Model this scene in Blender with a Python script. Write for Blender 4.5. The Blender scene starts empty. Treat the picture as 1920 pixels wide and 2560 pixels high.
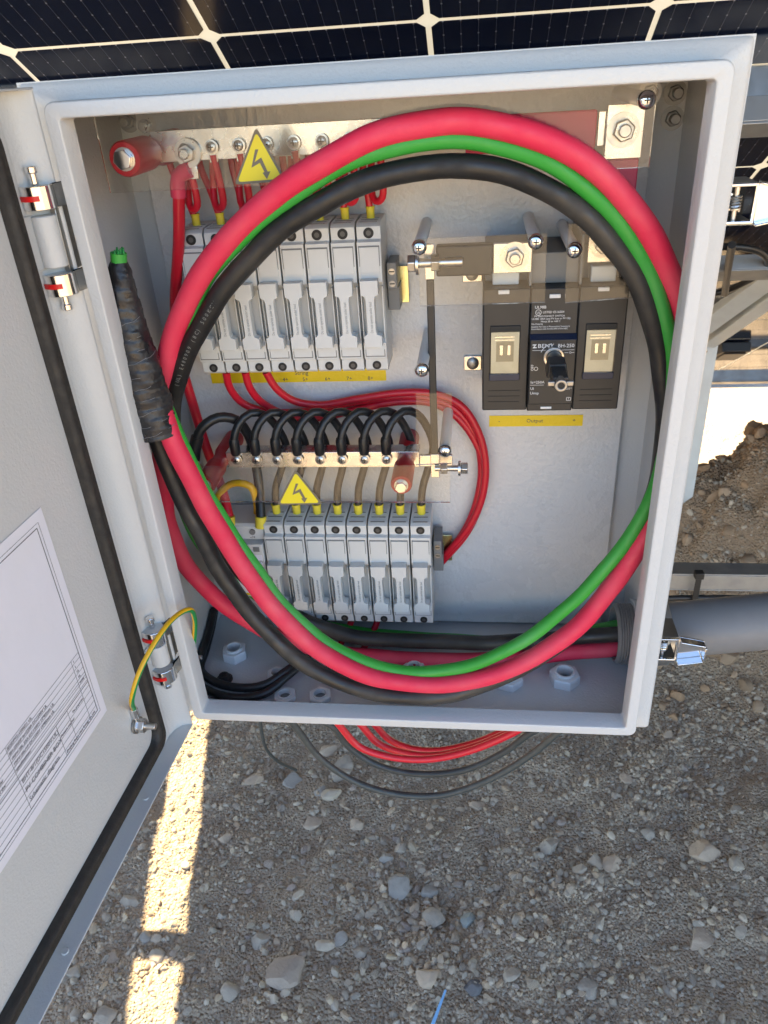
import bpy, bmesh, math, random, re
import numpy as np
from mathutils import Vector, Matrix
random.seed(7); rng = np.random.default_rng(11)
scene = bpy.context.scene
col = scene.collection

# ---------------------------------------------------------------- camera
CAM = Vector((0.30024, -0.57238, 0.59726)); FPX = 1919.5
cd = bpy.data.cameras.new('camera'); cam = bpy.data.objects.new('camera', cd); col.objects.link(cam)
cam.location = CAM; cam.rotation_euler = (1.0424, 0.0569, 0.1052)
cd.sensor_fit = 'HORIZONTAL'; cd.sensor_width = 36.0; cd.lens = 36.0 * FPX / 1920.0
cd.clip_start = 0.01; cd.clip_end = 600.0
cd.dof.use_dof = True; cd.dof.focus_distance = 0.72; cd.dof.aperture_fstop = 20.0
scene.camera = cam
# ---------------------------------------------------------------- world, sun, exposure
SUN = Vector((-0.50, 0.49, 1.0)).normalized()          # towards the sun: beyond the array, from the left
world = bpy.data.worlds.new('World'); scene.world = world; world.use_nodes = True
wn = world.node_tree.nodes; wl = world.node_tree.links
bg = wn.get('Background') or wn.new('ShaderNodeBackground')
sky = wn.new('ShaderNodeTexSky'); sky.sky_type = 'NISHITA'; sky.sun_disc = False
sky.sun_elevation = math.asin(SUN.z); sky.sun_rotation = math.atan2(SUN.x, SUN.y)
sky.altitude = 400; sky.air_density = 1.0; sky.dust_density = 1.2; sky.ozone_density = 1.0
wl.new(sky.outputs[0], bg.inputs[0]); bg.inputs[1].default_value = 0.07
sd = bpy.data.lights.new('sun', 'SUN'); sd.energy = 3.0; sd.angle = math.radians(0.53); sd.color = (1.0, 0.85, 0.56)
so = bpy.data.objects.new('sun', sd); col.objects.link(so)
so.rotation_euler = (-SUN).to_track_quat('-Z', 'Y').to_euler()
vs = scene.view_settings; vs.view_transform = 'Standard'; vs.look = 'None'; vs.exposure = 3.25; vs.gamma = 1.0
vs.use_curve_mapping = False
scene.render.resolution_x = 768; scene.render.resolution_y = 1024

# ---------------------------------------------------------------- pixels to positions (each with its own distance)
MC = cam.rotation_euler.to_matrix()
def ray(u, v): return MC @ Vector(((u - 960) / FPX, -(v - 1280) / FPX, -1.0))
def PY(u, v, y): d = ray(u, v); return CAM + d * ((y - CAM.y) / d.y)
def PX(u, v, x): d = ray(u, v); return CAM + d * ((x - CAM.x) / d.x)
def PZ(u, v, z): d = ray(u, v); return CAM + d * ((z - CAM.z) / d.z)
def PP(u, v, p, n): d = ray(u, v); return CAM + d * (((p - CAM).dot(n)) / d.dot(n))

# ---------------------------------------------------------------- materials
MATS = {}
def mat(name, color, rough=0.5, metal=0.0, spec=0.5, noise=None, bump=None, rvar=None, coat=0.0, trans=0.0, subs=0.0, attr=None):
    """noise = (scale, colour2, amount, detail); bump = [(scale, distance, detail), ...]; rvar = (scale, amount)"""
    m = bpy.data.materials.new(name); m.use_nodes = True; MATS[name] = m
    nt = m.node_tree; b = nt.nodes['Principled BSDF']; N = nt.nodes.new; L = nt.links.new
    b.inputs['Base Color'].default_value = (*color, 1); b.inputs['Roughness'].default_value = rough
    b.inputs['Metallic'].default_value = metal; b.inputs['Specular IOR Level'].default_value = spec
    b.inputs['Coat Weight'].default_value = coat
    if subs: b.inputs['Subsurface Weight'].default_value = subs; b.inputs['Subsurface Radius'].default_value = (.004, .003, .003)
    tc = N('ShaderNodeTexCoord')
    if noise:
        n = N('ShaderNodeTexNoise'); n.inputs['Scale'].default_value = noise[0]; n.inputs['Detail'].default_value = noise[3] if len(noise) > 3 else 4
        L(tc.outputs['Object'], n.inputs['Vector'])
        r = N('ShaderNodeMapRange'); r.inputs[1].default_value = .42; r.inputs[2].default_value = .7; r.inputs[4].default_value = noise[2]
        L(n.outputs[0], r.inputs[0])
        mx = N('ShaderNodeMix'); mx.data_type = 'RGBA'; mx.inputs[6].default_value = (*color, 1); mx.inputs[7].default_value = (*noise[1], 1)
        L(r.outputs[0], mx.inputs[0]); L(mx.outputs[2], b.inputs['Base Color'])
    if attr:
        a = N('ShaderNodeAttribute'); a.attribute_name = attr
        L(a.outputs['Color'], b.inputs['Base Color'])
    if rvar:
        n = N('ShaderNodeTexNoise'); n.inputs['Scale'].default_value = rvar[0]; n.inputs['Detail'].default_value = 5
        L(tc.outputs['Object'], n.inputs['Vector'])
        r = N('ShaderNodeMapRange'); r.inputs[1].default_value = .35; r.inputs[2].default_value = .7
        r.inputs[3].default_value = rough; r.inputs[4].default_value = min(1, rough + rvar[1])
        L(n.outputs[0], r.inputs[0]); L(r.outputs[0], b.inputs['Roughness'])
    if bump:
        prev = None
        for sc, dist, det in bump:
            n = N('ShaderNodeTexNoise'); n.inputs['Scale'].default_value = sc; n.inputs['Detail'].default_value = det
            L(tc.outputs['Object'], n.inputs['Vector'])
            bp = N('ShaderNodeBump'); bp.inputs['Distance'].default_value = dist; bp.inputs['Strength'].default_value = 1.0
            L(n.outputs[0], bp.inputs['Height'])
            if prev: L(prev.outputs[0], bp.inputs['Normal'])
            prev = bp
        L(prev.outputs[0], b.inputs['Normal'])
    return m
mat('paint', (.565, .575, .57), .28, bump=[(420, .0004, 2), (60, .0001, 1)], rvar=(40, .05), noise=(9, (.545, .555, .55), .3))
mat('paint_plate', (.60, .605, .60), .26, bump=[(260, .0008, 2)], rvar=(40, .04), noise=(9, (.59, .595, .59), .2))
mat('grey_plastic', (.60, .605, .585), .42, noise=(60, (.56, .565, .545), .6), bump=[(900, .00005, 2)])
mat('grey_dark', (.17, .175, .175), .5, bump=[(900, .00006, 2)])
mat('hole_black', (.01, .01, .01), .6)
mat('text_grey', (.30, .31, .30), .6)
mat('black_plastic', (.020, .020, .020), .45, noise=(30, (.03, .03, .03), .6), bump=[(1200, .00006, 2)])
mat('navy_plastic', (.012, .02, .05), .4, bump=[(1200, .00006, 2)])
mat('white_print', (.75, .75, .74), .6)
mat('red_cable', (.70, .022, .070), .46, noise=(16, (.76, .17, .20), .34, 9), bump=[(500, .00015, 4)], rvar=(60, .3))
mat('green_cable', (.028, .31, .03), .42, noise=(16, (.12, .38, .13), .34, 9), bump=[(500, .00012, 4)], rvar=(60, .3))
mat('black_cable', (.012, .012, .012), .36, noise=(14, (.085, .078, .066), .62, 9), bump=[(500, .00015, 4)], rvar=(60, .35))
mat('black_wire', (.014, .014, .015), .38, noise=(120, (.03, .03, .03), .5), bump=[(600, .0001, 3)])
mat('grey_wire', (.035, .045, .047), .45, noise=(120, (.06, .07, .07), .5))
mat('red_wire', (.55, .008, .026), .34, noise=(120, (.50, .02, .03), .5), bump=[(600, .0001, 3)])
mat('pink_sleeve', (.62, .05, .11), .45)
mat('yellow_wire', (.75, .42, .008), .4)
mat('green_wire', (.015, .24, .06), .4)
mat('ferrule_yellow', (.72, .60, .05), .45)
mat('tape', (.014, .014, .016), .24, noise=(80, (.05, .05, .052), .4, 8), bump=[(260, .0005, 6), (90, .0008, 3)], rvar=(90, .35))
mat('cable_print', (.20, .20, .19), .6)
mat('tape_glint', (.20, .20, .21), .4)  # pale grey standing in for highlights on the black tape
mat('pale_steel', (.66, .68, .66), .45, .15, noise=(20, (.58, .58, .55), .6))
mat('screw_dark', (.10, .10, .10), .5, .6)
mat('galv_dull', (.40, .405, .40), .42, .75, noise=(30, (.30, .30, .30), .8), rvar=(30, .2))
mat('chrome', (.80, .80, .80), .10, 1.0, rvar=(90, .08))
mat('steel', (.62, .60, .57), .26, 1.0, bump=[(700, .00005, 3)], rvar=(120, .15))
mat('steel_dark', (.36, .35, .33), .35, 1.0, rvar=(120, .2))
mat('tin_bar', (.78, .75, .70), .20, 1.0, bump=[(260, .00006, 2)], rvar=(70, .15))
mat('zinc', (.62, .64, .65), .34, 1.0, noise=(35, (.48, .50, .52), .8), rvar=(60, .2))
mat('zinc_yellow', (.70, .62, .30), .25, 1.0, noise=(60, (.45, .65, .45), .8))
mat('red_insulator', (.42, .006, .014), .42, bump=[(300, .0002, 2)])
mat('rubber', (.020, .018, .016), .5, noise=(160, (.06, .054, .046), .3, 8), bump=[(500, .0004, 4)], rvar=(60, .3))
mat('red_seal', (.70, .01, .01), .35)
mat('label_yellow', (.80, .58, .008), .38, bump=[(330, .0004, 2)])
mat('sticker_yellow', (.78, .66, .02), .35)
mat('sticker_grey', (.16, .14, .10), .45)
mat('print_black', (.09, .09, .10), .6)
mat('paper', (.76, .76, .83), .6, noise=(14, (.75, .75, .79), .6), bump=[(40, .0006, 3)])
mat('nut_white', (.70, .71, .71), .42)
mat('conduit_grey', (.17, .17, .172), .45, noise=(25, (.22, .22, .22), .6), bump=[(300, .0001, 3)], rvar=(40, .2))
mat('hub_metal', (.42, .44, .46), .42, 1.0, noise=(60, (.55, .56, .57), .7), bump=[(220, .0005, 4)])
mat('window_cream', (.62, .57, .42), .25, noise=(60, (.50, .45, .32), .6))
mat('window_brown', (.30, .26, .17), .3)
mat('clear_grey', (.55, .60, .62), .2)
mat('aluminium', (.72, .73, .74), .28, 1.0, noise=(20, (.60, .61, .62), .6), rvar=(50, .2))
mat('galvanised', (.66, .66, .64), .4, 1.0, noise=(30, (.52, .52, .51), .8), rvar=(30, .2))
mat('stones', (.3, .28, .25), .9, spec=.25, attr='tint', bump=[(160, .0012, 6)])
mat('litter_blue', (.25, .5, .8), .4)

def acrylic(name, scratch):
    m = bpy.data.materials.new(name); m.use_nodes = True; MATS[name] = m; nt = m.node_tree; nt.nodes.clear(); N = nt.nodes.new; L = nt.links.new
    o = N('ShaderNodeOutputMaterial'); mx = N('ShaderNodeMixShader'); t = N('ShaderNodeBsdfTransparent'); g = N('ShaderNodeBsdfAnisotropic')
    t.inputs[0].default_value = (.955, .96, .95, 1); g.inputs['Roughness'].default_value = .025
    f = N('ShaderNodeFresnel'); f.inputs[0].default_value = 1.45
    tc = N('ShaderNodeTexCoord'); mp = N('ShaderNodeMapping'); mp.inputs['Scale'].default_value = (60, 60, 9)
    n = N('ShaderNodeTexNoise'); n.inputs['Scale'].default_value = 3; n.inputs['Detail'].default_value = 5
    L(tc.outputs['Object'], mp.inputs[0]); L(mp.outputs[0], n.inputs[0])
    bp = N('ShaderNodeBump'); bp.inputs['Distance'].default_value = scratch; L(n.outputs[0], bp.inputs['Height'])
    L(bp.outputs[0], g.inputs['Normal'])
    L(f.outputs[0], mx.inputs[0]); L(t.outputs[0], mx.inputs[1]); L(g.outputs[0], mx.inputs[2]); L(mx.outputs[0], o.inputs[0])
acrylic('acrylic', .0006)
acrylic('cell_glass', .00002)

def backsheet_mat():
    m = bpy.data.materials.new('backsheet'); m.use_nodes = True; MATS['backsheet'] = m; nt = m.node_tree; N = nt.nodes.new; L = nt.links.new
    b = nt.nodes['Principled BSDF']; b.inputs['Base Color'].default_value = (.78, .77, .73, 1); b.inputs['Roughness'].default_value = .15
    t = N('ShaderNodeBsdfTranslucent'); t.inputs[0].default_value = (.80, .74, .60, 1)
    mx = N('ShaderNodeMixShader'); mx.inputs[0].default_value = .075
    L(b.outputs[0], mx.inputs[1]); L(t.outputs[0], mx.inputs[2]); L(mx.outputs[0], nt.nodes['Material Output'].inputs[0])
backsheet_mat()
def cell_mat():
    m = mat('cell', (.006, .008, .016), .08, spec=.18); nt = m.node_tree; N = nt.nodes.new; L = nt.links.new; b = nt.nodes['Principled BSDF']
    tc = N('ShaderNodeTexCoord'); sx = N('ShaderNodeSeparateXYZ'); L(tc.outputs['Object'], sx.inputs[0])
    def math_(op, a, v=None, c=None):
        n = N('ShaderNodeMath'); n.operation = op
        if isinstance(a, float): n.inputs[0].default_value = a
        else: L(a, n.inputs[0])
        if v is not None:
            if isinstance(v, float): n.inputs[1].default_value = v
            else: L(v, n.inputs[1])
        return n.outputs[0]
    u = math_('MULTIPLY', sx.outputs[0], 62.0); fr = math_('FRACT', u); dd = math_('ABSOLUTE', math_('SUBTRACT', fr, .5))
    wire = math_('LESS_THAN', dd, .016)
    v2 = math_('FRACT', math_('MULTIPLY', sx.outputs[1], 50.0)); dv = math_('ABSOLUTE', math_('SUBTRACT', v2, .5))
    pad = math_('MULTIPLY', math_('LESS_THAN', dd, .045), math_('LESS_THAN', dv, .05))
    mk = math_('MAXIMUM', math_('MULTIPLY', wire, .35), pad)
    mx = N('ShaderNodeMix'); mx.data_type = 'RGBA'; mx.inputs[6].default_value = (.004, .007, .022, 1); mx.inputs[7].default_value = (.16, .16, .17, 1)
    L(mk, mx.inputs[0]); L(mx.outputs[2], b.inputs['Base Color'])
cell_mat()

def ground_mat():
    m = bpy.data.materials.new('soil'); m.use_nodes = True; MATS['soil'] = m; nt = m.node_tree; N = nt.nodes.new; L = nt.links.new; b = nt.nodes['Principled BSDF']
    b.inputs['Roughness'].default_value = .95; b.inputs['Specular IOR Level'].default_value = .2
    tc = N('ShaderNodeTexCoord')
    n1 = N('ShaderNodeTexNoise'); n1.inputs['Scale'].default_value = 3.5; n1.inputs['Detail'].default_value = 6; L(tc.outputs['Object'], n1.inputs[0])
    n2 = N('ShaderNodeTexNoise'); n2.inputs['Scale'].default_value = 90; n2.inputs['Detail'].default_value = 8; L(tc.outputs['Object'], n2.inputs[0])
    vo = N('ShaderNodeTexVoronoi'); vo.inputs['Scale'].default_value = 170; L(tc.outputs['Object'], vo.inputs[0])
    cr = N('ShaderNodeValToRGB'); cr.color_ramp.elements[0].position = .35; cr.color_ramp.elements[0].color = (.40, .312, .222, 1)
    cr.color_ramp.elements[1].position = .68; cr.color_ramp.elements[1].color = (.50, .388, .275, 1); L(n1.outputs[0], cr.inputs[0])
    sp = N('ShaderNodeSeparateXYZ'); L(tc.outputs['Object'], sp.inputs[0])          # browner dug earth towards the bank and the track on the right
    m1 = N('ShaderNodeMath'); m1.operation = 'MULTIPLY'; m1.inputs[1].default_value = .75; L(sp.outputs[1], m1.inputs[0])
    m2 = N('ShaderNodeMath'); m2.operation = 'MULTIPLY_ADD'; m2.inputs[1].default_value = .65; L(sp.outputs[0], m2.inputs[0]); L(m1.outputs[0], m2.inputs[2])
    m3 = N('ShaderNodeMath'); m3.operation = 'MULTIPLY_ADD'; m3.inputs[1].default_value = .5; L(n1.outputs[0], m3.inputs[0]); L(m2.outputs[0], m3.inputs[2])
    mr = N('ShaderNodeMapRange'); mr.inputs[1].default_value = 1.35; mr.inputs[2].default_value = 1.62; L(m3.outputs[0], mr.inputs[0])
    lim = N('ShaderNodeMath'); lim.operation = 'LESS_THAN'; lim.inputs[1].default_value = 1.75; L(sp.outputs[1], lim.inputs[0])
    ml = N('ShaderNodeMath'); ml.operation = 'MULTIPLY'; L(mr.outputs[0], ml.inputs[0]); L(lim.outputs[0], ml.inputs[1])
    mb = N('ShaderNodeMix'); mb.data_type = 'RGBA'; mb.inputs[7].default_value = (.36, .255, .165, 1); L(ml.outputs[0], mb.inputs[0]); L(cr.outputs[0], mb.inputs[6])
    mx = N('ShaderNodeMix'); mx.data_type = 'RGBA'; mx.blend_type = 'MULTIPLY'; mx.inputs[0].default_value = .8
    c2 = N('ShaderNodeValToRGB'); c2.color_ramp.elements[0].color = (.64, .63, .63, 1); c2.color_ramp.elements[1].color = (1.15, 1.1, 1.05, 1); L(n2.outputs[0], c2.inputs[0])
    L(mb.outputs[2], mx.inputs[6]); L(c2.outputs[0], mx.inputs[7]); L(mx.outputs[2], b.inputs['Base Color'])
    b1 = N('ShaderNodeBump'); b1.inputs['Distance'].default_value = .006; L(n2.outputs[0], b1.inputs['Height'])
    b2 = N('ShaderNodeBump'); b2.inputs['Distance'].default_value = .006; b2.invert = True; L(vo.outputs[0], b2.inputs['Height']); L(b1.outputs[0], b2.inputs['Normal'])
    L(b2.outputs[0], b.inputs['Normal'])
ground_mat()

# ---------------------------------------------------------------- mesh helpers
def smooth_path(pts, step=.006, closed=False):
    P = [Vector(p) for p in pts]; out = []
    n = len(P)
    for i in range(n - 1):
        p0 = P[i - 1] if i else P[0] * 2 - P[1]; p1 = P[i]; p2 = P[i + 1]; p3 = P[i + 2] if i + 2 < n else P[-1] * 2 - P[-2]
        t0 = 0; t1 = (p1 - p0).length ** .5 + 1e-9; t2 = t1 + (p2 - p1).length ** .5 + 1e-9; t3 = t2 + (p3 - p2).length ** .5 + 1e-9
        k = max(2, int((p2 - p1).length / step))
        for j in range(k):
            t = t1 + (t2 - t1) * j / k
            a1 = p0 * ((t1 - t) / (t1 - t0)) + p1 * ((t - t0) / (t1 - t0)); a2 = p1 * ((t2 - t) / (t2 - t1)) + p2 * ((t - t1) / (t2 - t1)); a3 = p2 * ((t3 - t) / (t3 - t2)) + p3 * ((t - t2) / (t3 - t2))
            b1 = a1 * ((t2 - t) / (t2 - t0)) + a2 * ((t - t0) / (t2 - t0)); b2 = a2 * ((t3 - t) / (t3 - t1)) + a3 * ((t - t1) / (t3 - t1))
            out.append(b1 * ((t2 - t) / (t2 - t1)) + b2 * ((t - t1) / (t2 - t1)))
    out.append(P[-1]); return out

class MB:
    def __init__(s): s.v = []; s.f = []
    def add(s, vs_, fs): o = len(s.v); s.v += [tuple(q) for q in vs_]; s.f += [tuple(i + o for i in q) for q in fs]; return s
    def box(s, x0, x1, y0, y1, z0, z1, M=None):
        x0, x1 = sorted((x0, x1)); y0, y1 = sorted((y0, y1)); z0, z1 = sorted((z0, z1))
        vs_ = [Vector(p) for p in ((x0,y0,z0),(x1,y0,z0),(x1,y1,z0),(x0,y1,z0),(x0,y0,z1),(x1,y0,z1),(x1,y1,z1),(x0,y1,z1))]
        if M: vs_ = [M @ p for p in vs_]
        return s.add(vs_, [(0,3,2,1),(4,5,6,7),(0,1,5,4),(1,2,6,5),(2,3,7,6),(3,0,4,7)])
    def prism(s, poly, a, b, f):
        """poly: list of 2D points; f(p,q,h) -> 3D"""
        n = len(poly); vs_ = [f(p, q, a) for p, q in poly] + [f(p, q, b) for p, q in poly]
        area = sum(poly[i][0]*poly[(i+1)%n][1]-poly[(i+1)%n][0]*poly[i][1] for i in range(n))
        fs = [tuple(range(n)), tuple(range(2*n-1, n-1, -1))] + [(i, i+n, (i+1)%n+n, (i+1)%n) for i in range(n)]
        s.add(vs_, fs); s.fix = True; return s
    def cyl(s, p0, p1, r0, r1=None, n=20, caps=True, phase=0.0):
        p0 = Vector(p0); p1 = Vector(p1); r1 = r0 if r1 is None else r1
        w = (p1 - p0).normalized(); a = w.orthogonal().normalized()
        if abs(w.y) > .99: a = Vector((1, 0, 0))
        if abs(w.z) > .99: a = Vector((1, 0, 0))
        b = w.cross(a)
        vs_ = []
        for p, r in ((p0, r0), (p1, r1)):
            for i in range(n):
                t = 2 * math.pi * i / n + phase; vs_.append(p + (a * math.cos(t) + b * math.sin(t)) * r)
        fs = [(i, (i+1) % n, (i+1) % n + n, i + n) for i in range(n)]
        if caps: fs += [tuple(range(n-1, -1, -1)), tuple(range(n, 2*n))]
        return s.add(vs_, fs)
    def ring(s, p0, p1, ro, ri, n=24):
        p0 = Vector(p0); p1 = Vector(p1); w = (p1-p0).normalized(); a = w.orthogonal().normalized()
        if max(abs(w.y), abs(w.z)) > .99: a = Vector((1, 0, 0))
        b = w.cross(a); vs_ = []
        for p, r in ((p0, ro), (p1, ro), (p1, ri), (p0, ri)):
            for i in range(n):
                t = 2*math.pi*i/n; vs_.append(p + (a*math.cos(t) + b*math.sin(t))*r)
        fs = []
        for k in range(4):
            k2 = (k+1) % 4
            for i in range(n): fs.append((k*n+i, k*n+(i+1) % n, k2*n+(i+1) % n, k2*n+i))
        return s.add(vs_, fs)
    def lathe(s, p0, w, prof, n=20):
        """prof: (distance along w, radius) list"""
        p0 = Vector(p0); w = Vector(w).normalized(); a = Vector((1, 0, 0)) if abs(w.x) < .9 else Vector((0, 0, 1)); a = (a - w*a.dot(w)).normalized(); b = w.cross(a)
        vs_ = []; fs = []
        for d, r in prof:
            for i in range(n):
                t = 2*math.pi*i/n; vs_.append(p0 + w*d + (a*math.cos(t)+b*math.sin(t))*max(r, 1e-5))
        for k in range(len(prof)-1):
            for i in range(n): fs.append((k*n+i, k*n+(i+1) % n, (k+1)*n+(i+1) % n, (k+1)*n+i))
        fs += [tuple(range(n-1, -1, -1)), tuple(range((len(prof)-1)*n, len(prof)*n))]
        return s.add(vs_, fs)
    def tube(s, pts, r, n=12, smooth=True, step=.006, rfun=None, caps=True):
        P = smooth_path(pts, step) if smooth else [Vector(p) for p in pts]
        m = len(P); T = [(P[min(i+1, m-1)] - P[max(i-1, 0)]).normalized() for i in range(m)]
        a = T[0].orthogonal().normalized(); vs_ = []; fs = []; dist = 0
        tot = sum((P[i+1]-P[i]).length for i in range(m-1))
        for i in range(m):
            a = (a - T[i]*a.dot(T[i])).normalized(); b = T[i].cross(a)
            if i: dist += (P[i]-P[i-1]).length
            for j in range(n):
                t = 2*math.pi*j/n; rr = rfun(dist, dist/tot, t) if rfun else r
                vs_.append(P[i] + (a*math.cos(t)+b*math.sin(t))*rr)
        for i in range(m-1):
            for j in range(n): fs.append((i*n+j, i*n+(j+1) % n, (i+1)*n+(j+1) % n, (i+1)*n+j))
        if caps: fs += [tuple(range(n-1, -1, -1)), tuple(range((m-1)*n, m*n))]
        return s.add(vs_, fs)
    def loops(s, L_, close=False):
        """list of equally long closed vertex loops, bridged"""
        n = len(L_[0]); vs_ = [p for l in L_ for p in l]; fs = []
        for k in range(len(L_)-1):
            for i in range(n): fs.append((k*n+i, k*n+(i+1) % n, (k+1)*n+(i+1) % n, (k+1)*n+i))
        return s.add(vs_, fs)
    def build(s, name, m, parent=None, bevel=0, seg=2, ang=38, recalc=True):
        me = bpy.data.meshes.new(name)
        root = parent
        while root is not None and root.parent is not None: root = root.parent
        V = np.array(s.v, dtype=float)
        if root is not None: org = np.array(root['base'])
        else: org = np.array([V[:, 0].mean(), V[:, 1].mean(), V[:, 2].min()])
        V = V - org
        me.from_pydata(V.tolist(), [], s.f)
        if recalc:
            bm = bmesh.new(); bm.from_mesh(me); bmesh.ops.recalc_face_normals(bm, faces=bm.faces); bm.to_mesh(me); bm.free()
        me.materials.append(MATS[m])
        me.polygons.foreach_set('use_smooth', [True]*len(me.polygons)); me.set_sharp_from_angle(angle=math.radians(ang))
        o = bpy.data.objects.new(name, me); col.objects.link(o)
        if parent is not None: o.parent = parent
        else: o.location = org; o['base'] = tuple(org)
        if bevel:
            b = o.modifiers.new('bevel', 'BEVEL'); b.width = bevel; b.segments = seg; b.limit_method = 'ANGLE'; b.angle_limit = math.radians(40)
        return o
def thing(name, label, cat, base, group=None):
    o = bpy.data.objects.new(name, None); col.objects.link(o); o.location = base; o['base'] = tuple(base); o.empty_display_size = .01
    return tag(o, label, cat, group)
def tag(o, label, cat, group=None):
    o['label'] = label; o['category'] = cat
    if group: o['group'] = group
    return o
def copy_tree(o, parent=None, loc=None):
    c = o.copy(); col.objects.link(c); c.parent = parent
    if loc is not None: c.location = loc; c['base'] = tuple(loc)
    for ch in list(o.children): copy_tree(ch, c)
    return c
def text_mesh(s, size, extrude=.00012, align='LEFT'):
    c = bpy.data.curves.new('print', 'FONT'); c.body = s; c.size = size; c.extrude = extrude; c.align_x = align; c.resolution_u = 2; c.fill_mode = 'BOTH'
    o = bpy.data.objects.new('print', c); col.objects.link(o)
    me = bpy.data.meshes.new_from_object(o.evaluated_get(bpy.context.evaluated_depsgraph_get()))
    V = np.zeros(len(me.vertices)*3); me.vertices.foreach_get('co', V); F = [tuple(p.vertices) for p in me.polygons]
    bpy.data.objects.remove(o); bpy.data.curves.remove(c); bpy.data.meshes.remove(me)
    return V.reshape(-1, 3), F
def put_text(mb, s, size, origin, ax, up, extrude=.00012, align='LEFT', sx=1.0):
    V, F = text_mesh(s, size, extrude, align); ax = Vector(ax); up = Vector(up); nn = ax.cross(up); o = Vector(origin)
    mb.add([o + ax*(p[0]*sx) + up*p[1] + nn*p[2] for p in V], F); return mb
XZ = lambda p, q, h: Vector((p, h, q))      # polygon in x,z extruded along y

# ================================================================ GROUND
G = -0.85
def nz(x, y, seed, sc):
    r = np.random.default_rng(seed); out = np.zeros_like(x)
    for k in range(7):
        a = r.uniform(0, 2*np.pi); f = sc*(1.0+.55*k); ph = r.uniform(0, 6.28)
        out += np.sin((x*np.cos(a)+y*np.sin(a))*f + ph + 1.3*np.sin((x*np.sin(a)-y*np.cos(a))*f*.7+ph*2))/(1+.5*k)
    return out/3.0
def height(x, y):
    x = np.asarray(x, float); y = np.asarray(y, float)
    h = .016*nz(x, y, 3, 6) + .010*nz(x, y, 5, 20) + .0045*nz(x, y, 8, 62) + .0016*nz(x, y, 9, 150)
    fade = np.clip((4-np.hypot(x, y-1))/1.5, 0, 1)
    # earth bank on the right beyond the box, crest ragged
    e = np.exp(-((x-1.22)/.46)**2)
    crest = .63*e*np.exp(-((y-1.40)/np.where(y < 1.40, .30, .20))**2)
    crest = crest*(1+.10*nz(x, y, 17, 16)+.07*nz(x, y, 19, 45)) + e*np.exp(-((y-1.30)/.4)**2)*(.016*nz(x, y, 21, 45)+.009*nz(x, y, 25, 110))
    return (h + crest)*fade
def axis(lo, hi, st, far):
    a = list(np.arange(lo, hi+1e-6, st)); g = st; p = hi
    while p < far: g *= 1.6; p += g; a.append(p)
    g = st; p = lo; b = []
    while p > -far: g *= 1.6; p -= g; b.append(p)
    return np.array(b[::-1] + a)
ax_ = axis(-.9, 2.1, .012, 260); ay_ = axis(-.15, 2.6, .012, 260)
X, Y = np.meshgrid(ax_, ay_); Z = G + height(X, Y)
nx, ny = len(ax_), len(ay_); idx = np.arange(nx*ny).reshape(ny, nx)
me = bpy.data.meshes.new('ground')
me.from_pydata(np.stack([X.ravel(), Y.ravel(), Z.ravel()], 1).tolist(), [], np.stack([idx[:-1, :-1].ravel(), idx[:-1, 1:].ravel(), idx[1:, 1:].ravel(), idx[1:, :-1].ravel()], 1).tolist())
me.materials.append(MATS['soil']); me.polygons.foreach_set('use_smooth', [True]*len(me.polygons))
ground = bpy.data.objects.new('ground', me); col.objects.link(ground); ground['kind'] = 'structure'

def ico(sub):
    bm = bmesh.new(); bmesh.ops.create_icosphere(bm, subdivisions=sub, radius=1.0)
    v = np.array([q.co[:] for q in bm.verts]); f = np.array([[x.index for x in q.verts] for q in bm.faces]); bm.free(); return v, f
def rock_shape(v, seed, rough):
    r = np.random.default_rng(seed); w = v.copy()
    for k in range(13):                                       # chop with random planes for facets
        n = r.normal(size=3); n /= np.linalg.norm(n); d = r.uniform(.5, .82); s = w@n; w = w - np.outer(np.clip(s-d, 0, None)*.92, n)
    w *= (1 + rough*np.stack([nz(v[:, 0]*1.0+v[:, 2]*.7, v[:, 1]+v[:, 2]*.5, seed+77, 3.0)]*3, 1))
    return w
def tint(n, r):
    base = np.array([.435, .346, .252]); c = base*r.uniform(.66, 1.16, (n, 1))
    warm = r.uniform(0, 1, (n, 1)); c = c*np.where(warm < .25, [[.95, .99, 1.04]], np.where(warm > .72, [[1.08, 1.0, .92]], [[1., 1., 1.]]))
    return np.clip(c, .03, .50)
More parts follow.
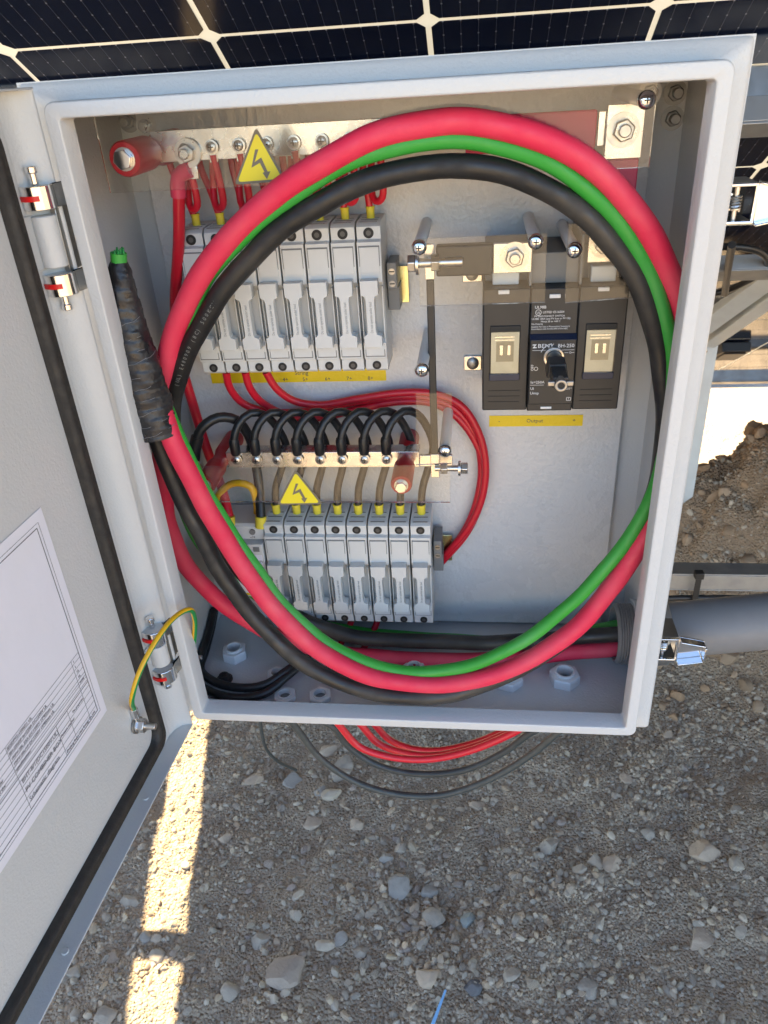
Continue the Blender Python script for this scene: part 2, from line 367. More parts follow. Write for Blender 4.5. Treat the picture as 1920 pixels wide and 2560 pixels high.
def stone_mesh(name, pos, size, sub, nvar, seed):
    r = np.random.default_rng(seed); bv, bf = ico(sub); var = [rock_shape(bv, seed+i, .05) for i in range(nvar)]
    n = len(pos); nv = len(bv); A = np.zeros((n, nv, 3)); which = r.integers(0, nvar, n)
    sc = np.stack([r.uniform(.8, 1.3, n), r.uniform(.7, 1.1, n), r.uniform(.5, .85, n)], 1)*size[:, None]
    q = r.normal(size=(n, 4)); q[:, 1:3] *= .35; q /= np.linalg.norm(q, axis=1, keepdims=True); w_, x_, y_, z_ = q.T
    R = np.stack([np.stack([1-2*(y_**2+z_**2), 2*(x_*y_-z_*w_), 2*(x_*z_+y_*w_)], 1), np.stack([2*(x_*y_+z_*w_), 1-2*(x_**2+z_**2), 2*(y_*z_-x_*w_)], 1), np.stack([2*(x_*z_-y_*w_), 2*(y_*z_+x_*w_), 1-2*(x_**2+y_**2)], 1)], 1)
    for k in range(nvar):
        m = which == k
        A[m] = np.einsum('nij,nvj->nvi', R[m], var[k][None]*sc[m][:, None, :])
    A += pos[:, None, :]
    F = (bf[None] + (np.arange(n)*nv)[:, None, None]).reshape(-1, 3)
    me = bpy.data.meshes.new(name); me.vertices.add(n*nv); me.vertices.foreach_set('co', A.ravel())
    me.loops.add(F.size); me.loops.foreach_set('vertex_index', F.ravel().astype(np.int32))
    me.polygons.add(len(F)); me.polygons.foreach_set('loop_start', np.arange(0, F.size, 3, dtype=np.int32))
    me.update(calc_edges=True)
    at = me.attributes.new('tint', 'FLOAT_COLOR', 'POINT'); c = np.ones((n, nv, 4)); c[:, :, :3] = tint(n, r)[:, None, :]; at.data.foreach_set('color', c.ravel())
    me.materials.append(MATS['stones']); me.polygons.foreach_set('use_smooth', [True]*len(F)); me.set_sharp_from_angle(angle=math.radians(27))
    return me
def scatter(n, lo, hi, p, seed, bury=.2):
    r = np.random.default_rng(seed); xs = []; 
    while len(xs) < n:
        x = r.uniform(-.62, 1.45, 4*n); y = r.uniform(.0, 1.75, 4*n)
        dens = .32 + .9*np.clip(nz(x, y, 41, 5.5)+.25, 0, 1) ; dens *= np.where((x > .85) & (y > .55), .35, 1)
        k = r.uniform(0, 1.15, 4*n) < dens; xs += list(zip(x[k], y[k]))
    a = np.array(xs[:n]); s = lo*(hi/lo)**(r.uniform(0, 1, n)**p)
    return np.stack([a[:, 0], a[:, 1], G + height(a[:, 0], a[:, 1]) + s*bury], 1), s
pos, s = scatter(62000, .0019, .0050, 1.5, 5, .05); o = bpy.data.objects.new('gravel', stone_mesh('gravel', pos, s, 1, 10, 100)); col.objects.link(o); o['kind'] = 'stuff'
o['label'] = 'fine grey gravel scattered over the shaded soil'; o['category'] = 'gravel'
pos, s = scatter(14000, .0040, .0115, 2.0, 6, .02); o = bpy.data.objects.new('pebbles', stone_mesh('pebbles', pos, s, 2, 10, 200)); col.objects.link(o); o['kind'] = 'stuff'
o['label'] = 'grey and tan pebbles lying thickly on the soil'; o['category'] = 'pebbles'

# stones that stand out one by one: (u, v, half width px, height ratio, tint, label)
GREY = (.37, .305, .235); TAN = (.44, .335, .24); BLUE = (.33, .29, .245); DARK = (.17, .16, .155); PALE = (.45, .37, .28)
BIG = [(713, 2440, 54, .8, (.36, .285, .22), 'largest brown angular rock on the gravel at the bottom edge'),
 (576, 2475, 30, .95, GREY, 'grey upright rock just left of the largest brown rock'),
 (262, 2540, 30, .8, GREY, 'rounded grey rock cut off by the bottom edge near the door'),
 (1767, 2125, 42, .8, TAN, 'long tan angular rock at the far right of the gravel'),
 (1840, 2160, 22, .9, GREY, 'grey blocky rock touching the long tan rock on the right'),
 (995, 2220, 36, 1.0, BLUE, 'tall blue grey angular rock below the hanging black cables'),
 (1075, 2230, 26, .9, BLUE, 'blue grey square stone right of the tall blue grey rock'),
 (1082, 2295, 32, .8, GREY, 'grey pointed rock under the blue grey square stone'),
 (1167, 2298, 24, .8, (.28, .285, .255), 'greenish grey stone right of the grey pointed rock'),
 (1070, 2442, 32, 1.0, TAN, 'upright tan rock above the blue litter strip'),
 (1058, 2355, 20, .9, GREY, 'round grey stone between two bigger rocks'),
 (1370, 2108, 32, .7, GREY, 'grey wedge rock in the middle of the right gravel'),
 (1197, 2012, 24, .8, TAN, 'oval tan stone below the black cable loops'),
 (1525, 2155, 26, .8, TAN, 'pale brown stone right of a grey twin stone'),
 (1487, 2152, 22, .85, PALE, 'pale round stone left of the pale brown stone'),
 (1450, 2172, 20, .9, GREY, 'grey round stone left of the pale round stone'),
 (1622, 2080, 20, .9, GREY, 'lone grey block on the right slope of gravel'),
 (1565, 1945, 18, .8, TAN, 'thin tan flat stone under the right lower box corner'),
 (1470, 2470, 26, .7, GREY, 'grey flat rock near the bottom edge on the right'),
 (1280, 2432, 24, .8, GREY, 'grey rock right of the dark stone near the bottom'),
 (1182, 2462, 24, .8, DARK, 'dark slate stone right of the blue litter strip'),
 (1500, 2305, 18, 1.0, PALE, 'small pale upright block on bare soil'),
 (1757, 2345, 40, .35, TAN, 'flat tan slab half buried in the soil on the right'),
 (1855, 2325, 20, .9, GREY, 'grey stone at the right edge beside the buried slab'),
 (845, 1935, 30, .8, GREY, 'grey flat rock under the dark cable loops'),
 (800, 1975, 18, .8, BLUE, 'blue grey stone beside the rock under the cable loops'),
 (825, 1985, 30, .75, PALE, 'pale wedge rock below the black cable on the left'),
 (735, 1950, 30, .85, BLUE, 'round blue grey rock left of the hanging cables'),
 (635, 1948, 22, .9, TAN, 'tan round stone right of the sunlit strip'),
 (820, 1875, 26, .8, TAN, 'tan oval rock just under the box floor'),
 (862, 1905, 26, .8, GREY, 'large grey rock between red and black hanging cables'),
 (560, 2095, 18, 1.0, TAN, 'lone tan stone right of the sunlit strip on bare soil'),
 (1840, 2020, 16, .8, GREY, 'grey stone low on the bank at right'),
 (650, 2350, 24, .9, GREY, 'grey stone right of the break in the sunlit strip'),
 (388, 2390, 22, .9, GREY, 'grey round stone in the break of the sunlit strip'),
 (325, 2250, 26, .8, GREY, 'grey stone left of the sunlit strip beside the door'),
 (280, 2395, 20, .7, TAN, 'flat tan stone close to the door edge'),
 (185, 2430, 24, .8, GREY, 'grey stone lying beside the lower door edge'),
 (360, 2340, 18, .8, BLUE, 'blue grey stone left of the sunlit strip end'),
 (745, 2235, 18, .9, PALE, 'pale small stone in the centre of the gravel'),
 (850, 2345, 22, .9, BLUE, 'blue grey stone in the centre near the bottom'),
 (810, 2360, 26, .7, PALE, 'pale flat stone left of the blue grey centre stone'),
 (900, 2380, 22, .8, GREY, 'grey stone right of the blue grey centre stone'),
 (740, 2285, 20, .9, GREY, 'grey stone above the largest brown rock'),
 (890, 2060, 20, .9, TAN, 'tan stone in the gravel left of centre'),
 (780, 2055, 22, .85, TAN, 'brownish stone below the pale wedge rock'),
 (1000, 2120, 20, .9, GREY, 'grey stone straight below the cable loops'),
 (960, 2145, 22, .9, BLUE, 'blue grey stone above the tall blue grey rock'),
 (1735, 1480, 20, .8, TAN, 'tan clod on the bank beside the clamp rail')]
bv3, bf3 = ico(3)
for k, (u, v, hw, hr, tc_, lab) in enumerate(BIG):
    p = PZ(u, v, G + .01); 
    for _ in range(3): p = PZ(u, v, G + float(height(p.x, p.y)) + .005)
    depth = -((p - CAM) @ MC).z; s_ = hw*depth/FPX
    w = rock_shape(bv3, 900+k, .10); r = np.random.default_rng(300+k)
    w = w*np.array([1.0, r.uniform(.7, .95), .62*hr])*s_*1.12
    a = r.uniform(0, 6.28)*.15; w = w@np.array([[math.cos(a), math.sin(a), 0], [-math.sin(a), math.cos(a), 0], [0, 0, 1]])
    me = bpy.data.meshes.new('rock'); me.from_pydata(w.tolist(), [], bf3.tolist())
    at = me.attributes.new('tint', 'FLOAT_COLOR', 'POINT'); c = np.ones((len(w), 4)); c[:, :3] = np.array(tc_)*(1+.12*nz(w[:, 0]/s_*3, w[:, 1]/s_*3, k, 2.0))[:, None]; at.data.foreach_set('color', c.ravel())
    me.materials.append(MATS['stones']); me.polygons.foreach_set('use_smooth', [True]*len(me.polygons)); me.set_sharp_from_angle(angle=math.radians(24))
    o = bpy.data.objects.new('rock', me); col.objects.link(o); o.location = (p.x, p.y, G + float(height(p.x, p.y)) + s_*hr*.10)
    tag(o, lab, 'rock', 'rocks on the gravel')
# loose middling stones, each its own thing; clustered as in the photograph
r = np.random.default_rng(21); mid = [rock_shape(ico(2)[0], 700+i, .08) for i in range(10)]; mf = ico(2)[1].tolist(); mids = []
for i, w in enumerate(mid):
    me = bpy.data.meshes.new('stone'); me.from_pydata((w*np.array([1, .85, .62])).tolist(), [], mf)
    at = me.attributes.new('tint', 'FLOAT_COLOR', 'POINT'); c = np.ones((len(w), 4)); c[:, :3] = np.array([.40, .322, .240])*r.uniform(.78, 1.12)*np.array([1, r.uniform(.96, 1.02), r.uniform(.92, 1.06)]); at.data.foreach_set('color', c.ravel())
    me.materials.append(MATS['stones']); me.polygons.foreach_set('use_smooth', [True]*len(me.polygons)); me.set_sharp_from_angle(angle=math.radians(26)); mids.append(me)
seen = set()
CLU = [(1050, 2230, 130, 110, 110), (830, 2360, 110, 60, 45), (800, 1960, 170, 60, 60), (1450, 2130, 130, 60, 24), (1850, 2140, 60, 110, 16), (300, 2380, 120, 110, 22), (1150, 2430, 420, 110, 80), (640, 2200, 180, 160, 20), (1600, 2000, 200, 100, 18)]
for (cu, cv, su, sv, n_) in CLU:
    for _ in range(n_):
        u, v = r.normal(cu, su), min(2600, r.normal(cv, sv)); p = PZ(u, v, G)
        if v < 1840 or not (-.6 < p.x < 1.5): continue
        sz = .0065*(2.3**(r.uniform()**1.8)); k0 = min(range(len(BIG)), key=lambda k: (BIG[k][0]-u)**2+(BIG[k][1]-v)**2); du, dv = u-BIG[k0][0], v-BIG[k0][1]
        dd_ = math.hypot(du, dv); way = ('right of', 'below right of', 'below', 'below left of', 'left of', 'above left of', 'above', 'above right of')[int(round(math.atan2(dv, du)/(math.pi/4))) % 8]
        lab = f"{'small' if sz < .0092 else 'middling'} stone {'close ' if dd_ < 55 else 'some way '}{way} the {re.split(r' (?:on|at|just|cut|touching|below|right|under|above|between|in|near|half|beside|left|close|lying|straight|low) ', BIG[k0][5])[0]}"
        if lab in seen or dd_ < BIG[k0][2]*1.1: continue
        seen.add(lab); o = bpy.data.objects.new('stone', mids[r.integers(0, 10)]); col.objects.link(o); o.scale = (sz, sz*r.uniform(.8, 1.1), sz*r.uniform(.8, 1.1))
        o.rotation_euler = (r.uniform(-.3, .3), r.uniform(-.3, .3), r.uniform(0, 6.28)); o.location = (p.x, p.y, G+float(height(p.x, p.y))+sz*.12)
        tag(o, lab, 'stone', 'loose stones among the gravel')
# clods on the bank at right
CL = [(1560, 1300), ]
r = np.random.default_rng(77); cl_pos = []
for i in range(420):
    x = r.uniform(.72, 1.75); y = r.uniform(.85, 1.5); cl_pos.append((x, y, G + float(height(x, y)) + .004))
o = bpy.data.objects.new('bank_clods', stone_mesh('bank_clods', np.array(cl_pos), .006*(5.5)**(r.uniform(0, 1, 420)**2.2), 2, 8, 400)); col.objects.link(o); o['kind'] = 'stuff'
at = o.data.attributes['tint']; c = np.zeros(len(at.data)*4); at.data.foreach_get('color', c); c = c.reshape(-1, 4); c[:, :3] *= [.88, .74, .62]; at.data.foreach_set('color', c.ravel()); o['label'] = 'brown earth clods covering the dug bank'; o['category'] = 'clods'
lt = MB(); p = PZ(1095, 2520, G+.012); lt.add([p+Vector((-.012, -.03, 0)), p+Vector((-.006, -.032, .001)), p+Vector((.014, .028, .004)), p+Vector((.011, .03, .004)), p+Vector((-.012, -.03, .0012)), p+Vector((-.006, -.032, .0022)), p+Vector((.014, .028, .0052)), p+Vector((.011, .03, .0052))], [(0,1,2,3),(7,6,5,4),(0,4,5,1),(1,5,6,2),(2,6,7,3),(3,7,4,0)])
tag(lt.build('plastic_strip', 'litter_blue'), 'thin pale blue plastic strip littering the gravel', 'litter')

# ================================================================ SOLAR ARRAY (overhead, falling away from the camera at 30 degrees)
TH = math.radians(30); AO = Vector((0, .308, .597)); LD = Vector((0, math.cos(TH), -math.sin(TH))); AN = Vector((0, math.sin(TH), math.cos(TH)))
def AP(x, s, h=0): return Vector((x, AO.y, AO.z)) + LD*s + AN*h
def S_of(u, v): p = PP(u, v, AO, AN); return (p - AO).dot(LD), p.x
def abox(mb, x0, x1, s0, s1, h0, h1):
    vs_ = [AP(x, s, h) for h in (h0, h1) for (x, s) in ((x0, s0), (x1, s0), (x1, s1), (x0, s1))]
    return mb.add(vs_, [(0,1,2,3),(7,6,5,4),(0,4,5,1),(1,5,6,2),(2,6,7,3),(3,7,4,0)])
PW = .204; X0 = -.765
def cell_poly(w, l, ch_lo, ch_hi, c=.0075):
    p = []
    p += [(-w/2+c, -l/2), (w/2-c, -l/2)] if ch_lo else [(-w/2, -l/2), (w/2, -l/2)]
    if ch_lo: p += [(w/2, -l/2+c)]
    if ch_hi: p += [(w/2, l/2-c), (w/2-c, l/2), (-w/2+c, l/2), (-w/2, l/2-c)]
    else: p += [(w/2, l/2), (-w/2, l/2)]
    if ch_lo: p += [(-w/2, -l/2+c)]
    return p
def cell_mesh(lo, hi, pl, wd=PW-.0054, cut=.0011):
    a = cut/2 if not lo else .0027; b = cut/2 if not hi else .0027
    l = pl - a - b; off = (a-b)/2; poly = cell_poly(wd, l, lo, hi); n = len(poly)
    me = bpy.data.meshes.new('cell'); vs_ = [(x, y+off, -.0012) for x, y in poly] + [(x, y+off, -.0004) for x, y in poly]
    me.from_pydata(vs_, [], [tuple(range(n-1, -1, -1)), tuple(range(n, 2*n))] + [(i, (i+1) % n, (i+1) % n+n, i+n) for i in range(n)])
    me.materials.append(MATS['cell']); return me
RA = Matrix((Vector((1, 0, 0)), LD, AN)).transposed()
def solar_module(name, label, x_lo, ncol, s_lo, nrow, pl, odd, vis, xe0, xe1, se0, se1):
    t = thing(name, label, 'solar panel', AP((xe0+xe1)/2, (se0+se1)/2), 'solar panels of the array')
    sh = MB(); sh.add([AP(xe0+.004, se0+.004), AP(xe1-.004, se0+.004), AP(xe1-.004, se1-.004), AP(xe0+.004, se1-.004)], [(0, 1, 2, 3)])
    sh.build('back_sheet', 'backsheet', t, recalc=False)
    fr = MB()
    for (a, b, c, d) in ((xe0, xe1, se0, se0+.011), (xe0, xe1, se1-.011, se1), (xe0, xe0+.011, se0+.011, se1-.011), (xe1-.011, xe1, se0+.011, se1-.011)): abox(fr, a, b, c, d, -.032, .003)
    fr.build('frame', 'aluminium', t, .0008)
    m = {k: cell_mesh(*k, pl) for k in ((True, False), (False, True))}
    rest = MB()
    for i in range(nrow):
        key = ((i % 2) == odd, (i % 2) != odd)
        for j in range(ncol):
            c = AP(x_lo+PW*(j+.5), s_lo+pl*(i+.5))
            if vis(x_lo+PW*(j+.5), s_lo+pl*(i+.5)):
                o = bpy.data.objects.new('cell', m[key]); col.objects.link(o); o.parent = t; o.location = c - Vector(t['base']); o.rotation_euler = RA.to_euler()
            else:
                rest.add([c + RA @ v.co for v in m[key].vertices], [tuple(p.vertices) for p in m[key].polygons])
    if rest.v:
        r_ = rest.build('cell_field', 'cell', t, recalc=False); r_['kind'] = 'stuff'
    return t
never = lambda x, s: False
solar_module('solar_panel', 'dark solar panel overhead with pale cell grid, top of the photo', X0, 12, -1.22, 12, .105, 1, lambda x, s: s > -.3, -.82, 1.70, -1.235, .0530)
solar_module('solar_panel', 'lower solar panel behind the box, seen past its right side', X0, 12, .068, 18, .1063, 0, lambda x, s: x > .45, -.82, 1.70, .0534, 2.000)
for lab, xl, xa, xb in (('left', X0-.105-2.523, -3.448, -.922), ('right', 1.795, 1.745, 4.25)):
    solar_module('solar_panel', f'solar panel next along the upper row on the {lab}', xl, 12, -1.22, 12, .105, 1, never, xa, xb, -1.235, .0530)
    solar_module('solar_panel', f'solar panel next along the lower row on the {lab}', xl, 12, .068, 18, .1063, 0, never, xa, xb, .0534, 2.000)
def purlin(label, s0, s1, h0, h1):
    t = thing('purlin', label, 'rail', AP(.4, (s0+s1)/2, h0), 'rails under the array'); th = .003
    a = MB(); abox(a, -3.4, 4.2, s0, s1, h0, h0+th); a.build('flange', 'galv_dull', t, .0006)
    b = MB(); abox(b, -3.4, 4.2, s0, s0+th, h0+th, h1); b.build('web', 'galv_dull', t, .0006)
    c = MB(); abox(c, -3.4, 4.2, s1-th*3, s1, h1-th, h1); abox(c, -3.4, 4.2, s0+th, s1-th*3-.001, h1-th, h1); c.build('upper_flange', 'galv_dull', t, .0006)
    return t
purlin('bright upper rail under the panels at the top right', .036, .066, -.062, -.034)
purlin('rail under the panels beside the upper latch', .535, .592, -.060, -.034)
purlin('low rail along the bottom of the panels', 1.62, 1.66, -.07, -.034)
# legs, brace and cable of the racking on the right
q0 = PY(1752, 872, 1.34); q1 = PY(1745, 1105, 1.34)
t = thing('rack_post', 'galvanised steel post standing in the bank behind the box', 'post', (q1.x, 1.34, G+.02))
b = MB(); w_ = .025; zt = q0.z+.01
b.box(q0.x-.04, q0.x+.04, 1.34, 1.343, G+.02, zt); b.build('web', 'pale_steel', t, .0006)
b = MB(); b.box(q0.x-.04, q0.x-.037, 1.3435, 1.38, G+.02, zt); b.build('flange', 'pale_steel', t, .0006); b = MB(); b.box(q0.x+.037, q0.x+.04, 1.3435, 1.38, G+.02, zt); b.build('flange', 'pale_steel', t, .0006)
b = MB(); b.cyl((q0.x, 1.333, zt-.01), (q0.x, 1.339, zt-.01), .03, n=24); b.build('end_disc', 'pale_steel', t, .001)
b = MB(); b.cyl((q0.x, 1.320, zt-.01), (q0.x, 1.3329, zt-.01), .012, n=6); b.build('bolt', 'steel', t, .001)
def beam(name, label, A, B, w, d, m, cat='brace', gr=None):
    A = Vector(A); B = Vector(B); ax = (B-A).normalized(); up = ax.cross(Vector((0, 1, 0))).normalized(); fw = up.cross(ax).normalized()
    M = Matrix((ax, fw, up)).transposed(); L_ = (B-A).length
    t = thing(name, label, cat, (min(A, B, key=lambda p: p.z)), gr)
    f = lambda x, y, z: A + M @ Vector((x, y, z))
    for nm, (y0, y1, z0, z1) in dict(web=(0, .003, -w/2, w/2), top_flange=(.0032, d, w/2-.003, w/2), lower_flange=(.0032, d, -w/2, -w/2+.003)).items():
        b = MB(); b.add([f(x, y, z) for x in (0, L_) for (y, z) in ((y0, z0), (y1, z0), (y1, z1), (y0, z1))], [(0,1,2,3),(7,6,5,4),(0,4,5,1),(1,5,6,2),(2,6,7,3),(3,7,4,0)]); b.build(nm, m, t, .0006)
beam('diagonal_brace', 'pale diagonal steel brace rising right from the post', PY(1770, 868, 1.30), PY(2010, 700, .94), .030, .03, 'pale_steel')
beam('sloping_rafter', 'wide sloping steel rafter above the pale brace', PY(1710, 862, 1.26), PY(2010, 640, .90), .040, .025, 'pale_steel', 'rafter')
jb = thing('junction_box', 'small black junction box under the lower panel', 'box', PP(1832, 872, AO, AN) - AN*.02)
sj, xj = S_of(1832, 862)
b = MB(); abox(b, xj-.045, xj+.03, sj-.055, sj+.055, -.03, -.003); b.build('body', 'black_plastic', jb, .003)
b = MB(); abox(b, xj-.035, xj+.02, sj-.045, sj+.045, -.034, -.0302); b.build('lid', 'black_plastic', jb, .002)
pc = [(1770, 735), (1812, 728), (1865, 705), (1905, 680), (1918, 650), (1895, 628), (1850, 618), (1800, 617), (1740, 622)]
pl = [PP(u, v, AO - AN*.05, AN) for u, v in pc]
tag(MB().tube(pl, .0055, 10).build('module_cable', 'black_wire'), 'black cable looping under the solar panel on the right', 'cable')
pl = [PP(u, v, AO - AN*.058, AN) for u, v in ((1830, 612), (1822, 660), (1812, 735))]
tag(MB().tube(pl, .006, 8).build('cable_tie_strap', 'black_plastic'), 'straight black strap hanging across the cable loop', 'strap')

# ================================================================ ENCLOSURE
W, H, D = .46, .5877, .197
box = thing('combiner_box', 'open pale grey steel combiner box with its door swung left', 'enclosure', (W/2, .1, -.0135))
def rpath(l, r, b, t, rad, y, k=5):
    pts = []
    for cx, cz, a0 in ((r-rad, t-rad, 0), (l+rad, t-rad, 90), (l+rad, b+rad, 180), (r-rad, b+rad, 270)):
        for i in range(k+1):
            a = math.radians(a0 + 90*i/k); pts.append(Vector((cx+rad*math.cos(a), y, cz+rad*math.sin(a))))
    return pts
def lipring(o, y): return rpath(o, W-o, o, H-o, max(.0075-o*.45, .0015), y)
XL, XR, ZB, ZT = -.0325, .479, -.0135, .6005
lp = MB(); lp.loops([lipring(.0008, .0238), lipring(0, .021), lipring(0, .0024), lipring(.0003, .0010), lipring(.0010, .0003), lipring(.0022, 0), lipring(.0092, .0003), lipring(.0101, .0008), lipring(.0106, .0019), lipring(.0112, .014), lipring(.0113, .020), lipring(.0102, .020), lipring(.0094, .0028), lipring(.003, .0020), lipring(.002, .004), lipring(.002, .0236)])
lp.build('lip', 'paint', box, ang=24)
def fring(d, y, yt): 
    L_ = rpath(XL+d, XR-d, ZB+d, ZT-d, .004, y)
    for q_ in L_:
        if q_.z > H+.001: q_.y += yt
    return L_
fl = MB(); fl.loops([fring(0, .034, .004), fring(0, .0275, .0095), fring(.0006, .0258, .0085), fring(.002, .0244, .0078), fring(.004, .0239, .0066), lipring(.0021, .0239), lipring(.0021, .0256), fring(.004, .0256, .0066)])
fl.build('rim_flange', 'paint', box, ang=40)
for nm, q in dict(left_wall=(XL, XL+.0016, .0341, D, ZB+.0017, ZT-.0017), right_wall=(XR-.0016, XR, .0341, D, ZB+.0017, ZT-.0017), roof_wall=(XL, XR, .0341, D, ZT-.0016, ZT), floor_wall=(XL, XR, .0341, D, ZB, ZB+.0016), back_wall=(XL, XR, D+.0002, D+.002, ZB, ZT)).items():
    b = MB(); b.box(*q); b.build(nm, 'paint', box)
YP = .185
b = MB(); b.box(-.0095, .4505, YP, YP+.002, -.006, .5725); b.build('mounting_plate', 'paint_plate', box, .0008)
def hexbolt(parent, p, r, h, m='steel', name='bolt', wash=True):
    p = Vector(p); b = MB()
    b.cyl(p, p + Vector((0, -h, 0)), r, n=6, phase=.3); o = b.build(name, m, parent, r*.12)
    if wash:
        w2 = MB(); w2.cyl(p + Vector((0, .0012, 0)), p + Vector((0, -.0004, 0)), r*1.5, n=24); w2.build('washer', m, o if o.parent is None or o.parent.parent is None else parent)
    return o
for (u, v) in ((1688, 232), (1681, 296), (322, 303)):
    p = PY(u, v, D); m_ = hexbolt(box, (p.x, D, p.z), .0065, .005, 'steel_dark', 'wall_bolt'); c = MB(); c.cyl((p.x, D-.005, p.z), (p.x, D-.014, p.z), .0042, n=16); c.build('thread', 'steel_dark', m_, .0006)
for (u, v) in ((366, 315), (1625, 232)):
    p = PY(u, v, YP); m_ = hexbolt(box, (p.x, YP, p.z), .0065, .006, 'steel', 'plate_bolt'); c = MB(); c.cyl((p.x, YP-.006, p.z), (p.x, YP-.010, p.z), .0038, n=16); c.build('thread', 'steel', m_, .0006)

# ---- door: shallow tray, its rim towards the opening, swung to 94 degrees
DA = Vector((-.006, .007, -.010)); DD = Vector((-.063, -.998, 0)).normalized(); DN = Vector((-.998, .063, 0)).normalized(); UP = Vector((0, 0, 1))
def dp(a, z, off=0): return Vector((DA.x, DA.y, 0)) + DD*a + DN*off + UP*z
def DPX(u, v, off): p = PP(u, v, DA + DN*off, DN); return (p - DA).dot(DD), p.z
def dbox(mb, a0, a1, z0, z1, o0, o1):
    vs_ = [dp(a, z, o) for o in (o0, o1) for (a, z) in ((a0, z0), (a1, z0), (a1, z1), (a0, z1))]
    return mb.add(vs_, [(0,1,2,3),(7,6,5,4),(0,4,5,1),(1,5,6,2),(2,6,7,3),(3,7,4,0)])
DL, DZ0, DZ1, PO = .497, -.012, .5955, .0185
b = MB(); dbox(b, .004, DL, DZ0, DZ1, PO, PO+.0015); door = b.build('door', 'paint', box, .0006)
b = MB(); dbox(b, .0, DL, DZ0-.0018, DZ0-.0002, 0, PO+.0015); b.build('lower_return', 'paint', door, .0006)
b = MB(); dbox(b, .0, DL, DZ1+.0002, DZ1+.0018, 0, PO+.0015); b.build('upper_return', 'paint', door, .0006)
b = MB(); b.loops([[dp(a, DZ0, o), dp(a, DZ1, o), dp(a2, DZ1, o2), dp(a2, DZ0, o2)] for (a, o, a2, o2) in ((.0205, PO-.0002, .0205, PO+.001), (.012, PO-.002, .012, PO-.0005), (.0045, PO-.008, .003, PO-.007), (.0012, PO-.0175, -.0004, PO-.0175))]); b.build('hinge_side_return', 'paint', door, ang=70)
b = MB(); dbox(b, DL+.0002, DL+.0018, DZ0, DZ1, 0, PO+.0015); b.build('latch_side_return', 'paint', door, .0006)
gp = []; gc = (.043, DL-.04, .008, DZ1-.022)
for cx, cz, a0 in ((gc[0]+.014, gc[2]+.014, 180), (gc[1]-.014, gc[2]+.014, 270), (gc[1]-.014, gc[3]-.014, 0), (gc[0]+.014, gc[3]-.014, 90)):
    for i in range(7): a = math.radians(a0+15*i); gp.append((cx+.014*math.cos(a), cz+.014*math.sin(a)))
gl = []
for (o_, h_) in ((.0054, PO-.0001), (.0057, PO-.006), (.0045, PO-.0095), (.0017, PO-.0085), (-.001, PO-.0098), (-.0042, PO-.0085), (-.0055, PO-.005), (-.0055, PO-.0001)):
    cxm = (gc[0]+gc[1])/2; czm = (gc[2]+gc[3])/2; hx = (gc[1]-gc[0])/2; hz = (gc[3]-gc[2])/2
    gl.append([dp(cxm+(a-cxm)*(hx+o_)/hx, czm+(z-czm)*(hz+o_)/hz, h_) for a, z in gp])
MB().loops(gl).build('gasket', 'rubber', door, ang=60)
for (u, v) in ((362, 1988), (158, 2368)):
    d_, z_ = DPX(u, v, .009); b = MB(); b.cyl(dp(d_, DZ0-.0003, .009), dp(d_, DZ0+.0012, .009), .0032, n=14); b.build('rivet', 'paint', door, .0004)
sd_, sz_ = DPX(337, 1812, PO)
st = MB(); st.cyl(dp(sd_, sz_, PO), dp(sd_, sz_, PO-.022), .0032, n=14); st = st.build('earth_stud', 'steel', door, .0005)
b = MB(); b.cyl(dp(sd_, sz_, PO-.0045), dp(sd_, sz_, PO-.0115), .0072, n=6); b.build('earth_nut', 'steel', door, .0006)
b = MB(); b.cyl(dp(sd_, sz_, PO-.0012), dp(sd_, sz_, PO-.0032), .0085, n=20); b.build('earth_washer', 'steel_dark', door)
# hinges
def hinge(zc, spread):
    px_, py_ = -.0175, -.004
    h = MB(); r_ = .0092; z0, z1 = zc-spread, zc+spread
    h.cyl((px_, py_, z0+.004), (px_, py_, z1-.004), r_, n=24); h = h.build('hinge', 'paint', box, .001)
    b = MB(); b.box(px_-.0105, px_-.0062, py_-.020, py_-.002, z0+.003, z1-.003); b.build('door_leaf', 'paint', h, .001)
    b = MB(); b.box(px_+.004, px_+.0085, py_+.004, .0236, z0-.001, z1+.001); b.build('frame_leaf', 'steel_dark', h, .0006)
    for s_ in (1, -1):
        zz = zc+s_*(spread+.0085); b = MB(); pol = []
        for i in range(19): a = math.radians(-170+ i*(205)/18); pol.append((px_+math.cos(a)*.0122, py_+math.sin(a)*.0122))
        pol += [(px_+.0165, .0225), (px_+.0145, .0225)]
        pol += [(px_+math.cos(a)*.0105, py_+math.sin(a)*.0105) for a in [math.radians(30-i*200/18) for i in range(19)]]
        b.prism(pol, zz-.0082, zz+.0082, lambda p, q, hh: Vector((p, q, hh))); b.build('clip', 'chrome', h, .0006)
        b = MB(); b.cyl((px_, py_, zz-.0075), (px_, py_, zz+.0075), .0102, n=20); b.build('clip_core', 'paint', h)
        b = MB(); pol = [(px_+math.cos(math.radians(-128+i*7))*.0131, py_+math.sin(math.radians(-128+i*7))*.0131) for i in range(11)]; pol += [(px_+math.cos(math.radians(-58-i*7))*.0112, py_+math.sin(math.radians(-58-i*7))*.0112) for i in range(11)]
        b.prism(pol, zz-.0018, zz+.0018, lambda p, q, hh: Vector((p, q, hh))); b.build('red_band', 'red_seal', h)
        b = MB(); zp = zz+s_*.0082; b.cyl((px_, py_, zp), (px_, py_, zp+s_*.012), .0030, n=14); b.build('pin', 'chrome', h, .0006)
        b = MB(); b.cyl((px_, py_, zp+s_*.0075), (px_, py_, zp+s_*.0125), .0042, n=14); b.build('pin_head', 'chrome', h, .0008)
hinge(.497, .0225)
hinge(.0965, .0165)
